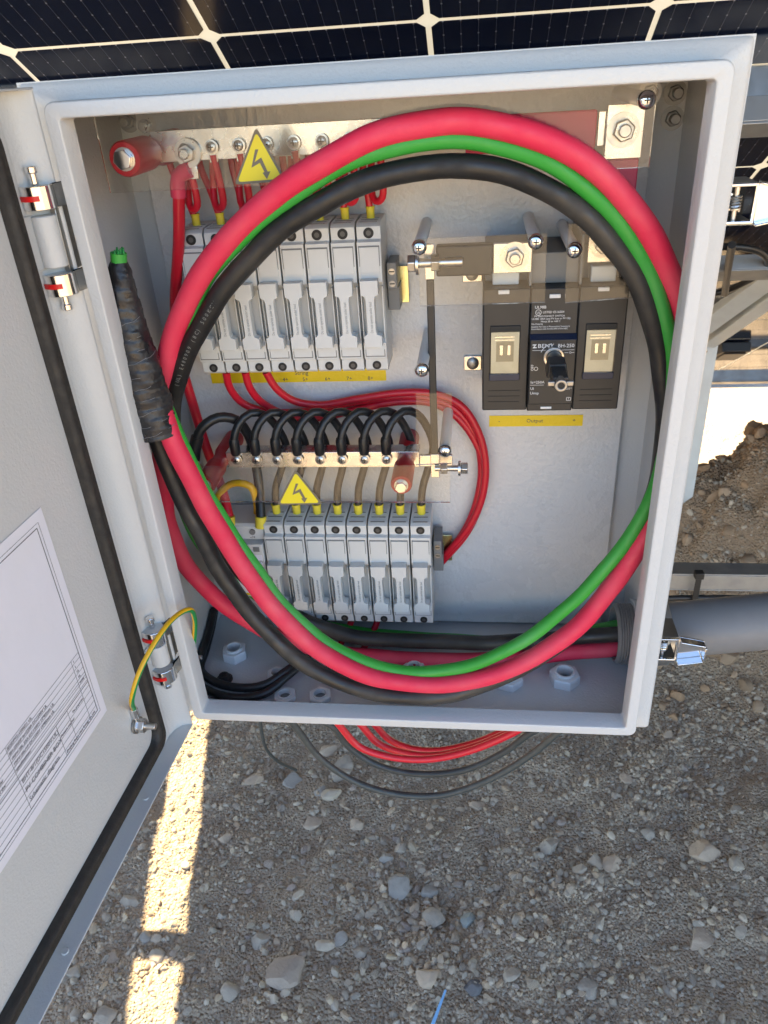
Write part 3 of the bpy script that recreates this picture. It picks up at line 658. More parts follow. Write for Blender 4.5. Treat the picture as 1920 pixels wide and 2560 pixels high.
# draw latches on the right outer wall, thrown open
def latch(z):
    h = MB(); x = XR; hh = .0145; h.box(x+.0003, x+.003, .052, .120, z-hh, z+hh); h = h.build('latch', 'chrome', box, .001)
    b = MB(); b.loops([[Vector((x+p, y, z+q)) for p, q in ((.003+i_, -hh+i_), (.027-i_, -hh+i_), (.027-i_, hh-i_), (.003+i_, hh-i_))] for i_, y in ((0, .0635), (0, .060), (.0024, .060), (.0024, .0635))]); b.build('housing_rim', 'chrome', h, .0006)
    for s_ in (-1, 1):
        b = MB(); b.box(x+.003, x+.027, .0637, .095, z+s_*hh, z+s_*(hh-.0016)); b.build('housing_cheek', 'steel_dark', h, .0004)
    b = MB(); b.box(x+.0045, x+.0265, .088, .090, z-hh+.002, z+hh-.002); b.build('housing_back', 'hole_black', h)
    b = MB(); b.cyl((x+.014, .068, z-hh+.0018), (x+.014, .068, z+hh-.0018), .0019, n=12); b.build('axle', 'steel', h)
    b = MB(); b.tube([(x+.014+math.cos(a)*.0036, .068+math.sin(a)*.0036, z-.006+.012*a/(2*math.pi*5.5)) for a in np.linspace(0, 2*math.pi*5.5, 90)], .0009, 6, smooth=False); b.build('spring', 'steel', h)
    b = MB(); b.tube([(x+.010, .0655, z-.004), (x+.005, .0655, z-.004), (x+.005, .0655, z+.004), (x+.010, .0655, z+.004)], .0011, 6, smooth=False); b.build('spring_arm', 'steel', h)
    k = [(.0272, -.0155), (.040, -.0130), (.052, -.0105), (.0535, -.008), (.0535, .008), (.052, .0105), (.040, .0130), (.0272, .0155)]
    b = MB(); b.prism([(x+p, q) for p, q in k], .063, .0655, lambda p, q, hh_: Vector((p, hh_, z+q))); b.build('lever', 'chrome', h, .001)
    for s_ in (1, -1):
        b = MB(); b.prism([(x+p, q*s_) for p, q in ((.0272, .0137), (.040, .0113), (.0512, .0089), (.052, .0105), (.040, .0130), (.0272, .0155))], .054, .0629, lambda p, q, hh_: Vector((p, hh_, z+q))); b.build('lever_edge', 'chrome', h, .0006)
    b = MB(); b.box(x+.0515, x+.0535, .054, .0629, z-.0078, z+.0078); b.build('lever_tip', 'chrome', h, .0006)
latch(.492); latch(.062)

# ---- earth lead between the door stud and the box
e0 = dp(sd_, sz_+.001, PO-.004)
ep = [e0+UP*.020] + [PY(u, v, y) for u, v, y in ((330, 1745, -.085), (345, 1690, -.078), (378, 1622, -.060), (420, 1560, -.035), (455, 1530, -.012), (474, 1524, -.004), (486, 1545, .010), (486, 1590, .020), (478, 1640, .030))]
P_ = smooth_path(ep, .004)
lead = thing('earth_lead', 'yellow and green earth lead arching from door stud into the box', 'wire', e0)
def stripe_tube(parent, pts, r):
    m = len(pts); T = [(pts[min(i+1, m-1)]-pts[max(i-1, 0)]).normalized() for i in range(m)]
    parts = {'yellow_sheath': (.28, 1.72, 'yellow_wire'), 'green_stripe': (-.28, .28, 'green_wire')}
    frames = []; ref = Vector((.55, -.30, -.65))
    for i in range(m): a = (ref - T[i]*ref.dot(T[i])).normalized(); frames.append((a.copy(), T[i].cross(a)))
    for nm, (t0, t1, mm) in parts.items():
        k = 14; L_ = []
        b = MB(); vs_ = []; fs = []
        for i in range(m):
            for j in range(k+1):
                t = math.pi*(t0+(t1-t0)*j/k); vs_.append(pts[i]+(frames[i][0]*math.cos(t)+frames[i][1]*math.sin(t))*r)
        for i in range(m-1):
            for j in range(k): fs.append((i*(k+1)+j, i*(k+1)+j+1, (i+1)*(k+1)+j+1, (i+1)*(k+1)+j))
        b.add(vs_, fs); b.build(nm, mm, parent, recalc=False)
stripe_tube(lead, P_, .0025)
b = MB(); b.cyl(e0+UP*.009, e0+UP*.021, .0036, n=14); b.build('crimp', 'chrome', lead, .0005)
b = MB(); q = MB(); q.ring(e0 - DN*.0 , e0 - DN*.0012, .0078, .0034); q.build('lug_ring', 'chrome', lead)
b = MB(); vs_ = []; dbox(b, sd_-.0035, sd_+.0035, sz_+.0068, sz_+.012, PO-.0055, PO-.0040); b.build('lug_neck', 'chrome', lead, .0004)

# ---- drawing sheet on the door
pz0, pz1 = .108, .320; pd0 = .104; pd1 = pd0+.297; po = PO-.0008
sheet = thing('paper_sheet', 'white printed schematic sheet stuck inside the open door', 'paper', dp((pd0+pd1)/2, pz0, po))
b = MB(); dbox(b, pd0, pd1, pz0, pz1, po, po+.0003); b.build('paper', 'paper', sheet)
pr = MB(); po2 = po-.00025
def pline(a0, z0, a1, z1, w=.0004):
    if abs(a1-a0) > abs(z1-z0): dbox(pr, min(a0, a1), max(a0, a1), z0-w/2, z0+w/2, po2, po2+.0002)
    else: dbox(pr, a0-w/2, a0+w/2, min(z0, z1), max(z0, z1), po2, po2+.0002)
def frame_(m_, w):
    for (a, b2, c, d2) in ((pd0+m_, pz0+m_, pd1-m_, pz0+m_), (pd0+m_, pz1-m_, pd1-m_, pz1-m_), (pd0+m_, pz0+m_, pd0+m_, pz1-m_), (pd1-m_, pz0+m_, pd1-m_, pz1-m_)): pline(a, b2, c, d2, w)
frame_(.0085, .0002); frame_(.0118, .0006)
L0 = pd0+.0118; Z0 = pz0+.0118
for k in range(8): pline(L0, Z0+.006*k, L0+.19, Z0+.006*k, .00018)
pline(L0, Z0+.034, L0+.19, Z0+.034, .0005); pline(L0, Z0+.0665, L0+.19, Z0+.0665, .00018)
for k in range(5): pline(L0, Z0+.0395+.0055*k, L0+.19, Z0+.0395+.0055*k, .00018)
for a in (.012, .035, .052, .105, .145, .165, .19): pline(L0+a, Z0, L0+a, Z0+(.0665 if a in (.012, .105, .145, .19) else .034), .00018)
pline(L0+.13, Z0+.100, pd1-.0118, Z0+.100, .00018); pline(L0+.13, Z0+.088, pd1-.0118, Z0+.088, .00018)
def ptext(s, a_right, z, size, sx=.95): put_text(pr, s, size, dp(a_right, z, po2), -DD, UP, .00008, 'LEFT', sx)
ptext('PV COMBINER BOX', L0+.103, Z0+.0165, .0062); ptext('BHT-8/1(DC1500V,UL)', L0+.103, Z0+.0262, .0056)
ptext('Schematic diagram', L0+.103, Z0+.0062, .0060)
for k, (a_, b_) in enumerate((('The name of the', 'specifications'), ('DC Fuse Holder', 'YRPV-30L/1P DC1500V 10*85mm UL'), ('DC Fuse Link', 'YRPV-30L 25A DC1500V 10*85mm UL'), ('DC Switch', 'BH-250/2P In=250A DC1500V UL'), ('DC SPD', 'BSSDPVS-1500/S1 UL'))):
    ptext(a_, L0+.143, Z0+.0405+.0055*k, .0040); ptext(b_, L0+.104, Z0+.0405+.0055*k, .0038); ptext(('note', '16', '16', '1', '1')[k], L0+.010, Z0+.0405+.0055*k, .0036)
    ptext(('label', 'FU', '', 'QS', 'SPD')[k], L0+.187, Z0+.0405+.0055*k, .0040)
ptext('Output1+', L0+.128, Z0+.101, .0042); ptext('Output1-', L0+.128, Z0+.089, .0042)
ptext('Zhejiang Benyi New Energy Co.,Ltd.', L0+.051, Z0+.0018, .0034); ptext('Pattern marker', L0+.051, Z0+.0195, .0036); ptext('The proportion', L0+.030, Z0+.0255, .0030)
for k, s_ in enumerate(('approval', 'check', 'drawing', 'design')): ptext(s_, L0+.188, Z0+.0015+.006*k, .0036)
pr.build('print', 'print_black', sheet, recalc=False)

# ================================================================ FUSE HOLDERS
ORD = ('leftmost', 'second from left', 'third from left', 'fourth from left', 'fifth from left', 'sixth from left', 'seventh from left', 'rightmost')
FW, FH = .0222, .1365
def make_fuse(base):
    """base = bottom centre on the mounting plate"""
    t = thing('fuse_holder', 'x', 'fuse holder', base, 'x'); bx, by, bz = base; KZ = FH/.130; f = lambda x, d, z: (bx+x, by-d, bz+z*KZ)
    def pb(poly, x0, x1, name, m, parent, bev=.0005):
        b = MB(); b.prism(poly, x0, x1, lambda d, z, h: Vector(f(h, d, z))); return b.build(name, m, parent, bev)
    w = FW/2
    # side outline: terminal blocks at both ends, drawer panels, scooped middle
    body = pb([(.008, .004), (.008, .126), (.012, .130), (.050, .130), (.0555, .1265), (.0555, .1165), (.060, .1150), (.061, .082), (.0535, .076), (.052, .052), (.0535, .034), (.061, .028), (.060, .0135), (.0555, .0125), (.0555, .0022), (.053, .000), (.012, .000)], -w+.0004, w-.0004, 'body', 'grey_plastic', t, .0003)
    for s_ in (-1, 1):                              # shoulder ribs along both sides of the drawer
        pb([(.0545, .078), (.0600, .078), (.0600, .032), (.0545, .032)], s_*(w-.0012)-.0006, s_*(w-.0012)+.0006, 'side_rib', 'grey_plastic', t, .0002)
    for z0, z1 in ((.0895, .111), (.0165, .0262)):  # raised inlaid panels
        b = MB(); b.box(bx-w*.78, bx+w*.78, by-.0614, by-.0600, bz+z0*KZ, bz+z1*KZ); b.build('panel', 'grey_plastic', t, .0002)
        b = MB(); b.box(bx-w*.84, bx+w*.84, by-.0606, by-.0600, bz+z0*KZ-.0011, bz+z1*KZ+.0011); b.build('panel_seam', 'grey_dark', t)
    # I-shaped pull handle
    pol = [(-.0088, .0855), (.0072, .0855), (.0072, .0735), (.0040, .0720), (.0032, .0690), (.0032, .0420), (.0040, .0390), (.0082, .0375), (.0082, .0275), (-.0080, .0275), (-.0080, .0375), (-.0052, .0390), (-.0046, .0420), (-.0046, .0690), (-.0056, .0720), (-.0088, .0735)]
    b = MB(); b.prism(pol, .0612, .0715, lambda p, q, h: Vector(f(p, h, q)) if not (.05 < q < .0) else None)
    hd = b.build('handle', 'grey_plastic', t, .0003)
    tx = MB(); put_text(tx, 'Do not operate under load', .0036, f(.0008, .0717, .0405), (0, 0, 1), (-1, 0, 0), .0001, 'LEFT', .72); tx.build('lettering', 'text_grey', hd, recalc=False)
    for (z, r_) in ((.1215, .0046), (.0060, .0042)):
        b = MB(); b.cyl(f(0, .0553, z), f(0, .0561, z), r_, n=20); hl = b.build('terminal_hole', 'hole_black', t)
        b = MB(); b.cyl(f(0, .0560, z), f(0, .0563, z), r_*.50, n=14); b.build('terminal_screw', 'screw_dark', hl)
    for s_ in (0, 1, 2):
        b = MB(); b.box(bx-w*.7, bx+w*.7, by-.0535+.011*s_*.9, by-.0520+.011*s_*.9, bz+FH-.0001, bz+FH+.0003); b.build('vent_slot', 'grey_dark', t)
    return t
def fuse_row(x0, pitch, z, where, skip=()):
    global proto_f
    out = []
    for i in range(8):
        base = Vector((x0+pitch*(i+.5), YP, z))
        o = make_fuse(base) if (i == 0 and where == 'upper') else copy_tree(proto_f, None, base)
        if i == 0 and where == 'upper': proto_f = o
        o['label'] = f'grey fuse holder, {ORD[i]} of the {where} row'; o['group'] = f'fuse holders of the {where} row'; out.append(o)
    return out
UX, UPITCH, UZ = .0312, .02318, .342
LX, LPITCH, LZ = .0668, .02318, .034
fuse_row(UX, UPITCH, UZ, 'upper'); fuse_row(LX, LPITCH, LZ, 'lower')
def din_rail(label, x0, x1, z):
    t = thing('din_rail', label, 'rail', ((x0+x1)/2, YP, z-.0175), 'mounting rails')
    b = MB(); b.box(x0, x1, YP-.0075, YP-.0065, z-.0175, z+.0175); b.build('face', 'zinc_yellow', t, .0004)
    b = MB(); b.box(x0, x1, YP-.0064, YP-.0002, z-.0125, z-.0115); b.box(x0, x1, YP-.0064, YP-.0002, z+.0115, z+.0125); k = b.build('web', 'zinc_yellow', t)
    return t
din_rail('yellow zinc rail behind the upper row of fuse holders', .026, .2345, .412)
din_rail('yellow zinc rail behind the lower row of fuse holders', .012, .2725, .108)
def end_clamp(label, x, z):
    t = thing('end_clamp', label, 'clamp', (x, YP-.008, z-.026), 'end clamps')
    b = MB(); b.box(x-.0045, x+.0045, YP-.040, YP-.008, z-.004, z+.020); b.build('body', 'grey_dark', t, .0006)
    b = MB(); b.box(x-.0055, x+.0055, YP-.031, YP-.008, z-.026, z-.0042); b.build('foot', 'grey_dark', t, .0006)
    for k in range(2):
        b = MB(); b.cyl((x, YP-.0399, z+.012-.011*k), (x, YP-.0406, z+.012-.011*k), .0030, n=16); s_ = b.build('screw', 'steel_dark', t)
        b = MB(); b.box(x-.0024, x+.0024, YP-.0409, YP-.0405, z+.0115-.011*k, z+.0125-.011*k); b.build('slot', 'hole_black', s_)
end_clamp('dark grey end clamp right of the upper fuse row', UX+UPITCH*8+.0055, .420)
end_clamp('dark grey end clamp right of the lower fuse row', LX+LPITCH*8+.0055, .118)

# ---- surge protector left of the lower row
t = thing('surge_protector', 'pale grey surge protector block left of the lower fuse row', 'surge protector', (.045, YP, .050))
sx0, sx1 = .0090, .0660
b = MB(); b.prism([(.008, .050), (.008, .166), (.050, .166), (.053, .163), (.0545, .148), (.050, .146), (.050, .072), (.0545, .070), (.0545, .052), (.050, .050)], sx0, sx1, lambda d, z, h: Vector((h, YP-d, z))); b.build('body', 'grey_plastic', t, .0007)
b = MB(); b.box(sx0+.001, sx0+.0265, YP-.062, YP-.0501, .074, .1455); b.box(sx0+.0275, sx1-.001, YP-.062, YP-.0501, .074, .1455); b.build('plug_module', 'grey_plastic', t, .0008)
b = MB(); b.box(sx0+.003, sx1-.003, YP-.0624, YP-.0621, .078, .132); b.build('rating_label', 'paper', t)
b = MB(); b.box(sx0+.003, sx1-.003, YP-.0627, YP-.0624, .0765, .0795); b.build('label_band', 'label_yellow', t)
b = MB()
for k, (s_, z, sz) in enumerate((('Surge Protector', .128, .0034), ('BSSDPVS-1500PV', .1235, .0046), ('Ucpv 1500V', .118, .0038), ('In 20 kA', .1125, .0034), ('Imax 40 kA', .108, .0034), ('Up 5.0 kV', .1035, .0034), ('Iscpv 10 kA', .099, .0034))): put_text(b, s_, sz, (sx1-.026, YP-.0625, z-.002), (1, 0, 0), (0, 0, 1), .00006, 'LEFT', .7); put_text(b, s_, sz, (sx0+.004, YP-.0625, z-.002), (1, 0, 0), (0, 0, 1), .00006, 'LEFT', .7)
put_text(b, '-/+', .0055, (.0500, YP-.0547, .1490), (1, 0, 0), (0, 0, 1), .0001); b.build('print', 'print_black', t, recalc=False)
b = MB(); b.cyl((.0535, YP-.0525, .1572), (.0535, YP-.0550, .1572), .0034, n=18); b.build('terminal_hole', 'grey_dark', t)
b = MB(); b.box(sx1-.012, sx1-.005, YP-.0626, YP-.0622, .1365, .1425); b.build('status_window', 'grey_dark', t)

# ================================================================ LABEL STRIPS
def strip(name, label, x0, x1, z0, z1, texts):
    t = thing(name, label, 'label', ((x0+x1)/2, YP, z0), 'yellow label strips'); b = MB(); b.box(x0, x1, YP-.0006, YP-.0002, z0, z1); b.build('tape', 'label_yellow', t)
    b = MB()
    for s_, x, z, sz in texts: put_text(b, s_, sz, (x, YP-.0007, z), (1, 0, 0), (0, 0, 1), .0001, 'CENTER')
    b.build('print', 'print_black', t, recalc=False)
strip('string_label', 'yellow String label strip under the upper fuse row', .018, .2065, .3115, .3255, [('String', .117, .3195, .0062)] + [(f'{k+1}+', x, .3128, .0056) for k, x in enumerate((.0335, .058, .082, .099, .1205, .1445, .1675, .190))])
strip('output_label', 'yellow Output label strip below the black switch', .3135, .4105, .258, .2705, [('-', .324, .2625, .006), ('Output', .361, .2625, .0058), ('+', .4015, .2625, .006)])

# ================================================================ INSULATORS, BUSBARS
def insulator(label, u, v, y0, r=.0115, bolt=True, m='red_insulator'):
    p = PY(u, v, y0); L_ = YP - y0
    t = thing('insulator', label, 'insulator', (p.x, YP, p.z - r), 'red standoff insulators')
    b = MB(); k = L_
    b.lathe((p.x, YP-.0003, p.z), (0, -1, 0), [(0, r*1.02), (.002, r*1.05), (k*.36, r*1.05), (k*.38, r*1.0), (k*.44, r*.86), (k*.56, r*.86), (k*.62, r*1.0), (k*.64, r*1.05), (k-.0025, r*1.05), (k-.0003, r*.95)], 8 if False else 24); b.build('post', m, t, ang=30)
    if bolt:
        b = MB(); b.cyl((p.x, y0, p.z), (p.x, y0-.0012, p.z), r*.68, n=20); b.build('washer', 'steel', t)
        b = MB(); b.cyl((p.x, y0-.0012, p.z), (p.x, y0-.0062, p.z), r*.60, n=6, phase=.2); b.build('bolt_head', 'chrome', t, .0006)
    return p
insulator('red insulator with bolt head in the upper left corner', 312, 398, .062, .0128)
insulator('red insulator at the left end of the lower busbar', 512, 1213, .075, .0100)
insulator('red insulator at the right end of the lower busbar', 1003, 1213, .075, .0100)
def screw_on(parent, x, y, z, r=.0042):
    b = MB(); b.lathe((x, y, z), (0, -1, 0), [(0, r*1.35), (.0009, r*1.35), (.0010, r), (.0022, r*.95), (.0030, r*.6), (.0032, .0004)], 16); s_ = b.build('screw', 'steel', parent)
    b = MB(); b.box(x-r*.55, x+r*.55, y-.0034, y-.0029, z-.0005, z+.0005); b.box(x-.0005, x+.0005, y-.0035, y-.0029, z-r*.55, z+r*.55); b.build('cross_slot', 'hole_black', s_)
# upper (positive) busbar, mostly behind its clear cover
UB = .112
t = thing('upper_busbar', 'tinned copper busbar across the top with red sleeve', 'busbar', (.21, UB, .53))
b = MB(); b.box(.030, .290, UB, UB+.004, .536, .560); b.build('bar', 'tin_bar', t, .0005)
b = MB(); b.box(.2905, .3925, UB-.002, UB+.006, .530, .5575); b.build('red_sleeve', 'pink_sleeve', t, .0015)
b = MB(); b.box(.3935, .399, UB-.001, UB+.004, .5315, .556); b.build('joint_edge', 'tin_bar', t, .0004)
b = MB(); b.box(.3992, .4275, UB-.006, UB-.002, .522, .5605); b.build('corner_tab', 'tin_bar', t, .0005)
b = MB(); b.box(.4005, .4265, UB-.0055, UB-.0005, .486, .5218); b.build('red_drop', 'pink_sleeve', t, .0012)
hexbolt(t, (.412, UB-.007, .5425), .0085, .006, 'steel'); 
b = MB(); b.cyl((.412, UB-.0125, .5425), (.412, UB-.0175, .5425), .0048, n=16); b.build('bolt_end', 'steel', t, .0008)
ux = [UX+UPITCH*(i+.5) for i in range(8)]
for i in range(8): screw_on(t, ux[i]+.0155, UB-.0024, .546)
hexbolt(t, (.0605, UB-.003, .5425), .0075, .006, 'steel'); b = MB(); b.cyl((.0605, UB-.009, .5425), (.0605, UB-.014, .5425), .0042, n=14); b.build('bolt_end', 'steel', t, .0008)
b = MB(); b.cyl((.0605, UB-.0006, .5425), (.0605, UB-.0026, .5425), .0115, n=24); b.box(.0545, .0665, UB-.0026, UB-.0006, .522, .5345); b.build('cable_lug', 'tin_bar', t, .0006)
# feed from the corner tab down to the switch
t2 = thing('positive_link', 'red sleeved link from the top busbar to the switch', 'link', (.41, .125, .46))
b = MB(); b.box(.392, .4275, UB-.001, UB+.003, .470, .4855); b.build('sleeve', 'pink_sleeve', t2, .001)
b = MB(); b.box(.393, .4265, UB, UB+.003, .4415, .4698); b.build('tab', 'tin_bar', t2, .0005)
hexbolt(t2, (.405, UB-.0006, .4565), .0075, .006, 'steel')
# lower (negative) busbar
LB = .128; lz0, lz1 = .239, .2565
lugx = [PY(u, 1140, LB-.002).x for u in (590, 640, 692, 744, 800, 855, 911, 966)]
t = thing('lower_busbar', 'bright tinned busbar carrying the black jumper leads', 'busbar', (.15, LB, lz0))
b = MB(); b.box(.040, .2425, LB, LB+.004, lz0, lz1); b.build('bar', 'tin_bar', t, .0005)
b = MB(); b.box(.040, .2425, LB+.0042, LB+.018, lz1-.003, lz1-.0002); b.build('top_fold', 'tin_bar', t, .0004)
for x in lugx: screw_on(t, x, LB-.0024, .2492)
b = MB(); b.box(.2428, .2760, LB-.001, LB+.003, .240, .2525); b.build('right_tab', 'tin_bar', t, .0005)
# vertical negative link, black sleeved, with bolts at both ends
t3 = thing('negative_link', 'black sleeved upright link from lower busbar to the switch', 'link', (.258, .11, .236))
xv = PY(1078, 800, .112).x
b = MB(); b.box(xv-.0034, xv+.0034, .110, .1145, .262, .432); b.build('upright_sleeve', 'black_plastic', t3, .001)
b = MB(); b.box(xv-.0042, xv+.0042, .1095, .1135, .4322, .462); b.build('upper_tab', 'tin_bar', t3, .0005)
b = MB(); b.box(xv-.0042, xv+.0042, .1105, .1140, .236, .2618); b.build('lower_tab', 'tin_bar', t3, .0005)
b = MB(); b.box(xv+.006, .3135, .102, .1145, .436, .4615); b.build('level_sleeve', 'black_plastic', t3, .0015)
b = MB(); b.box(.3138, .346, .104, .108, .437, .4615); b.build('switch_tab', 'tin_bar', t3, .0005)
def xbolt(parent, x0, y, z, ln, r, m='steel', flip=1):
    b = MB(); b.cyl((x0, y, z), (x0-flip*.0065, y, z), r, n=6); b.build('bolt_head', m, parent, .0006)
    b = MB(); b.cyl((x0, y, z), (x0+flip*ln, y, z), r*.5, n=14); b.build('bolt_thread', m, parent)
    b = MB(); b.cyl((x0+flip*.0005, y, z), (x0+flip*.0028, y, z), r*1.25, n=22); b.build('bolt_washer', m, parent)
    b = MB(); b.cyl((x0+flip*.0135, y, z), (x0+flip*.0205, y, z), r, n=6); b.build('bolt_nut', m, parent, .0006)
xbolt(t3, xv-.0115, .1005, .4485, .040, .0078)
xbolt(t3, xv+.026, .1085, .2475, .026, .0060, flip=-1)
hexbolt(t3, (.3315, .1032, .4505), .0082, .006, 'steel'); b = MB(); b.cyl((.3315, .0972, .4505), (.3315, .0925, .4505), .0046, n=16); b.build('bolt_end', 'steel', t3, .0008)

# ================================================================ DISCONNECT SWITCH
SY = .104; sxa, sxb, sza, szb = .3055, .4290, .3105, .4235
sw = thing('disconnect_switch', 'black rotary disconnect switch with two cream windows', 'switch', ((sxa+sxb)/2, YP, sza))
third = (sxb-sxa); c0, c1 = sxa+third*.333, sxa+third*.665
for nm, (a, b_) in dict(left_pole=(sxa, c0-.0003), centre_case=(c0, c1), right_pole=(c1+.0003, sxb)).items():
    b = MB(); d_ = 0 if nm != 'centre_case' else -.001; zb_ = sza if nm != 'centre_case' else sza-.0006
    b.box(a, b_, SY+d_, YP-.0005, zb_, szb); b.build(nm, 'black_plastic', sw, .0012)
# recessed terminal shelf on top
b = MB(); b.box(sxa+.002, c0-.001, .132, YP-.0006, szb+.0002, .4530); b.box(c1+.001, sxb-.002, .132, YP-.0006, szb+.0002, .4530); b.build('terminal_shelf', 'grey_dark', sw, .001)
b = MB(); b.box(c0+.0002, c1-.0002, .118, YP-.0006, szb+.0002, .4500); b.build('centre_shelf', 'grey_dark', sw, .001)
for a in (c0-.002, c1-.0005):
    b = MB(); b.box(a, a+.0025, .110, YP-.0007, szb+.0003, .4655); b.build('phase_barrier', 'grey_dark', sw, .0005)
b = MB(); b.box(sxa+.008, c0-.010, .116, .1318, szb+.0004, .4375); b.build('clear_guard', 'clear_grey', sw, .001)
b = MB(); b.box(c1+.010, sxb-.010, .116, .1318, szb+.0004, .4375); b.build('clear_guard', 'clear_grey', sw, .001)
for a, y_ in ((sxa+.013, szb-.0025), (c0+.0155, szb-.007), (c1+.015, szb-.0025)):
    b = MB(); b.box(a, a+.0095, SY-.0018 if a != c0+.0155 else SY-.0024, SY+.0002, y_-.0016, y_+.0018); b.build('white_tab', 'white_print', sw, .0005)
b = MB(); b.box(c0+.0125, c0+.0225, SY-.0020, SY-.0010, sza+.0018, sza+.0040); b.build('white_tab', 'white_print', sw, .0004)
# raised plate in the middle, step at its top
b = MB(); b.prism([(SY-.0012, .3830), (SY-.0070, .3800), (SY-.0070, .3190), (SY-.0012, .3180)], c0+.0005, c1-.0005, lambda y, z, h: Vector((h, y, z))); b.build('face_plate', 'black_plastic', sw, .0008)
b = MB(); b.prism([(SY-.0014, .3835), (SY-.0076, .3803), (SY-.0070, .3795), (SY-.0014, .3825)], c0+.0003, c1-.0003, lambda y, z, h: Vector((h, y, z))); b.build('navy_step', 'navy_plastic', sw)
zw0 = PY(1262, 932, SY).z; zw1 = PY(1262, 829, SY).z; zw2 = PY(1262, 814, SY).z; zs0 = PY(1262, 949, SY).z
for a, lab in ((sxa+.0065, 'l'), (c1+.0075, 'r')):
    w_ = .0265; hw_ = zw1-zw0
    b = MB(); b.box(a, a+w_, SY-.0012, SY-.0002, zw0-.001, zw2); b.build('window_frame', 'hole_black', sw, .0006)
    b = MB(); b.box(a+.0008, a+w_-.0008, SY-.0022, SY-.0013, zw0+.0003, zw1); wdw = b.build('window', 'window_cream', sw, .0004)
    b = MB(); b.box(a+.0055, a+w_-.0055, SY-.0026, SY-.0023, zw0+hw_*.30, zw0+hw_*.78); b.build('inner_panel', 'window_brown', wdw)
    for k in (0, 1):
        b = MB(); b.box(a+.0085+.0068*k, a+.0115+.0068*k, SY-.0032, SY-.0027, zw0+hw_*.46, zw0+hw_*.70); b.build('contact', 'tin_bar', wdw, .0005)
    for k in (0, 1):
        b = MB(); b.box(a+.004, a+w_-.005, SY-.0027, SY-.0023, zw0+hw_*(.88-.07*k), zw0+hw_*(.90-.07*k)); b.build('contact_bar', 'tin_bar', wdw)
    b = MB(); b.box(a-.0004, a+w_+.0004, SY-.0030, SY-.0002, zs0, zw0-.0002); b.build('navy_sill', 'navy_plastic', sw, .0005)
    b = MB(); b.box(a+.0006, a+w_-.0006, SY-.0040, SY-.0033, zw0+.0003, zw1+.001); b.build('window_glass', 'acrylic', sw)
    for k in range(3):
        b = MB(); b.box(a-.001, a+w_+.001, SY-.0004, SY+.0002, .3300-.0055*k, .3306-.0055*k); b.build('groove', 'hole_black', sw)
pt = MB(); yq = SY-.0072
def st_(s_, x, z, sz, al='LEFT', y=None, sx=1.0): put_text(pt, s_, sz, (x, (yq if y is None else y), z), (1, 0, 0), (0, 0, 1), .0001, al, sx)
xa_ = c0+.0025
st_('BENY', xa_+.0045, .3728, .0050, sx=1.15); st_('BH-250', c1-.0022, .3728, .0046, 'RIGHT')
pt.prism([(xa_, .3760), (xa_+.0035, .3760), (xa_+.0016, .3735), (xa_+.0036, .3735), (xa_+.0036, .3726), (xa_, .3726), (xa_+.0020, .3751), (xa_, .3751)], yq, yq-.0001, XZ)
pt.box(xa_, c1-.002, yq-.0001, yq, .3703, .3706)
st_('ON', c0+.0235, .3640, .0036); pt.box(c0+.0212, c0+.0217, yq-.0001, yq, .3640, .3680)
put_text(pt, 'OFF', .0034, (c0+.0042, yq, .3515), (0, 0, 1), (-1, 0, 0), .0001)
pt.ring((c0+.0064, yq, .3535), (c0+.0064, yq-.0001, .3535), .0018, .0014)
hx_, hz_ = PY(1384, 890, SY-.006).x, PY(1384, 890, SY-.006).z
arc = [(hx_+math.cos(math.radians(a))*.0122, hz_+math.sin(math.radians(a))*.0122) for a in range(100, 166, 6)] + [(hx_+math.cos(math.radians(a))*.0116, hz_+math.sin(math.radians(a))*.0116) for a in range(160, 94, -6)]
pt.prism(arc, yq, yq-.0001, XZ)
pt.box(c1-.0105, c1-.0072, yq-.0001, yq, .3678, .3681); pt.box(c1-.0046, c1-.0020, yq-.0001, yq, .3678, .3681); pt.ring((c1-.0054, yq, .36795), (c1-.0054, yq-.0001, .36795), .0009, .0006)
st_('Ie=250A', xa_-.0005, .3395, .0036); pt.box(xa_-.0008, xa_+.0115, yq-.0001, yq, .3378, .3381); st_('Ue=1500V', c1-.0015, .3395, .0036, 'RIGHT', sx=.9); pt.box(c1-.0125, c1-.0015, yq-.0001, yq, .3378, .3381)
st_('Ui', xa_-.0005, .3335, .0036); st_('Uimp', xa_-.0005, .3290, .0036)
pt.box(c1-.007, c1-.002, yq-.0001, yq, .3345, .3348); pt.box(c1-.007, c1-.0055, yq-.0001, yq, .3335, .3338); pt.box(c1-.0048, c1-.0037, yq-.0001, yq, .3335, .3338)
st_('Pull out', c0+.0205, sza+.0055+.001, .0034, y=SY-.0014)
for q in ((c1-.0062, c1-.0022, .3225, .3229), (c1-.0062, c1-.0022, .3255, .3259), (c1-.0062, c1-.0058, .3225, .3259), (c1-.0026, c1-.0022, .3225, .3259), (c1-.0044, c1-.0040, .3237, .3249)): pt.box(q[0], q[1], yq-.0001, yq, q[2], q[3])
yq2 = SY-.0012
for s_, x, z, sz in (('UL98B', c0+.0035, .4060, .0036), ('LISTED E516504', c0+.0105, .4018, .0027), ('PV DISCONNECT SWITCH', c0+.0035, .3985, .0022), ('UL98B: 18kA (any PV fuse or PV CB)', c0+.0012, .3962, .0022), ('Minus 20 to +60 C', c0+.0092, .3938, .0022), ('No Polarity', c0+.0012, .3917, .0021), ('Suitable For Use in Photovoltaic Systems in', c0+.0012, .3893, .0019), ('Accordance with Article 690 of the NEC', c0+.0012, .3873, .0019)): st_(s_, x, z, sz, y=yq2)
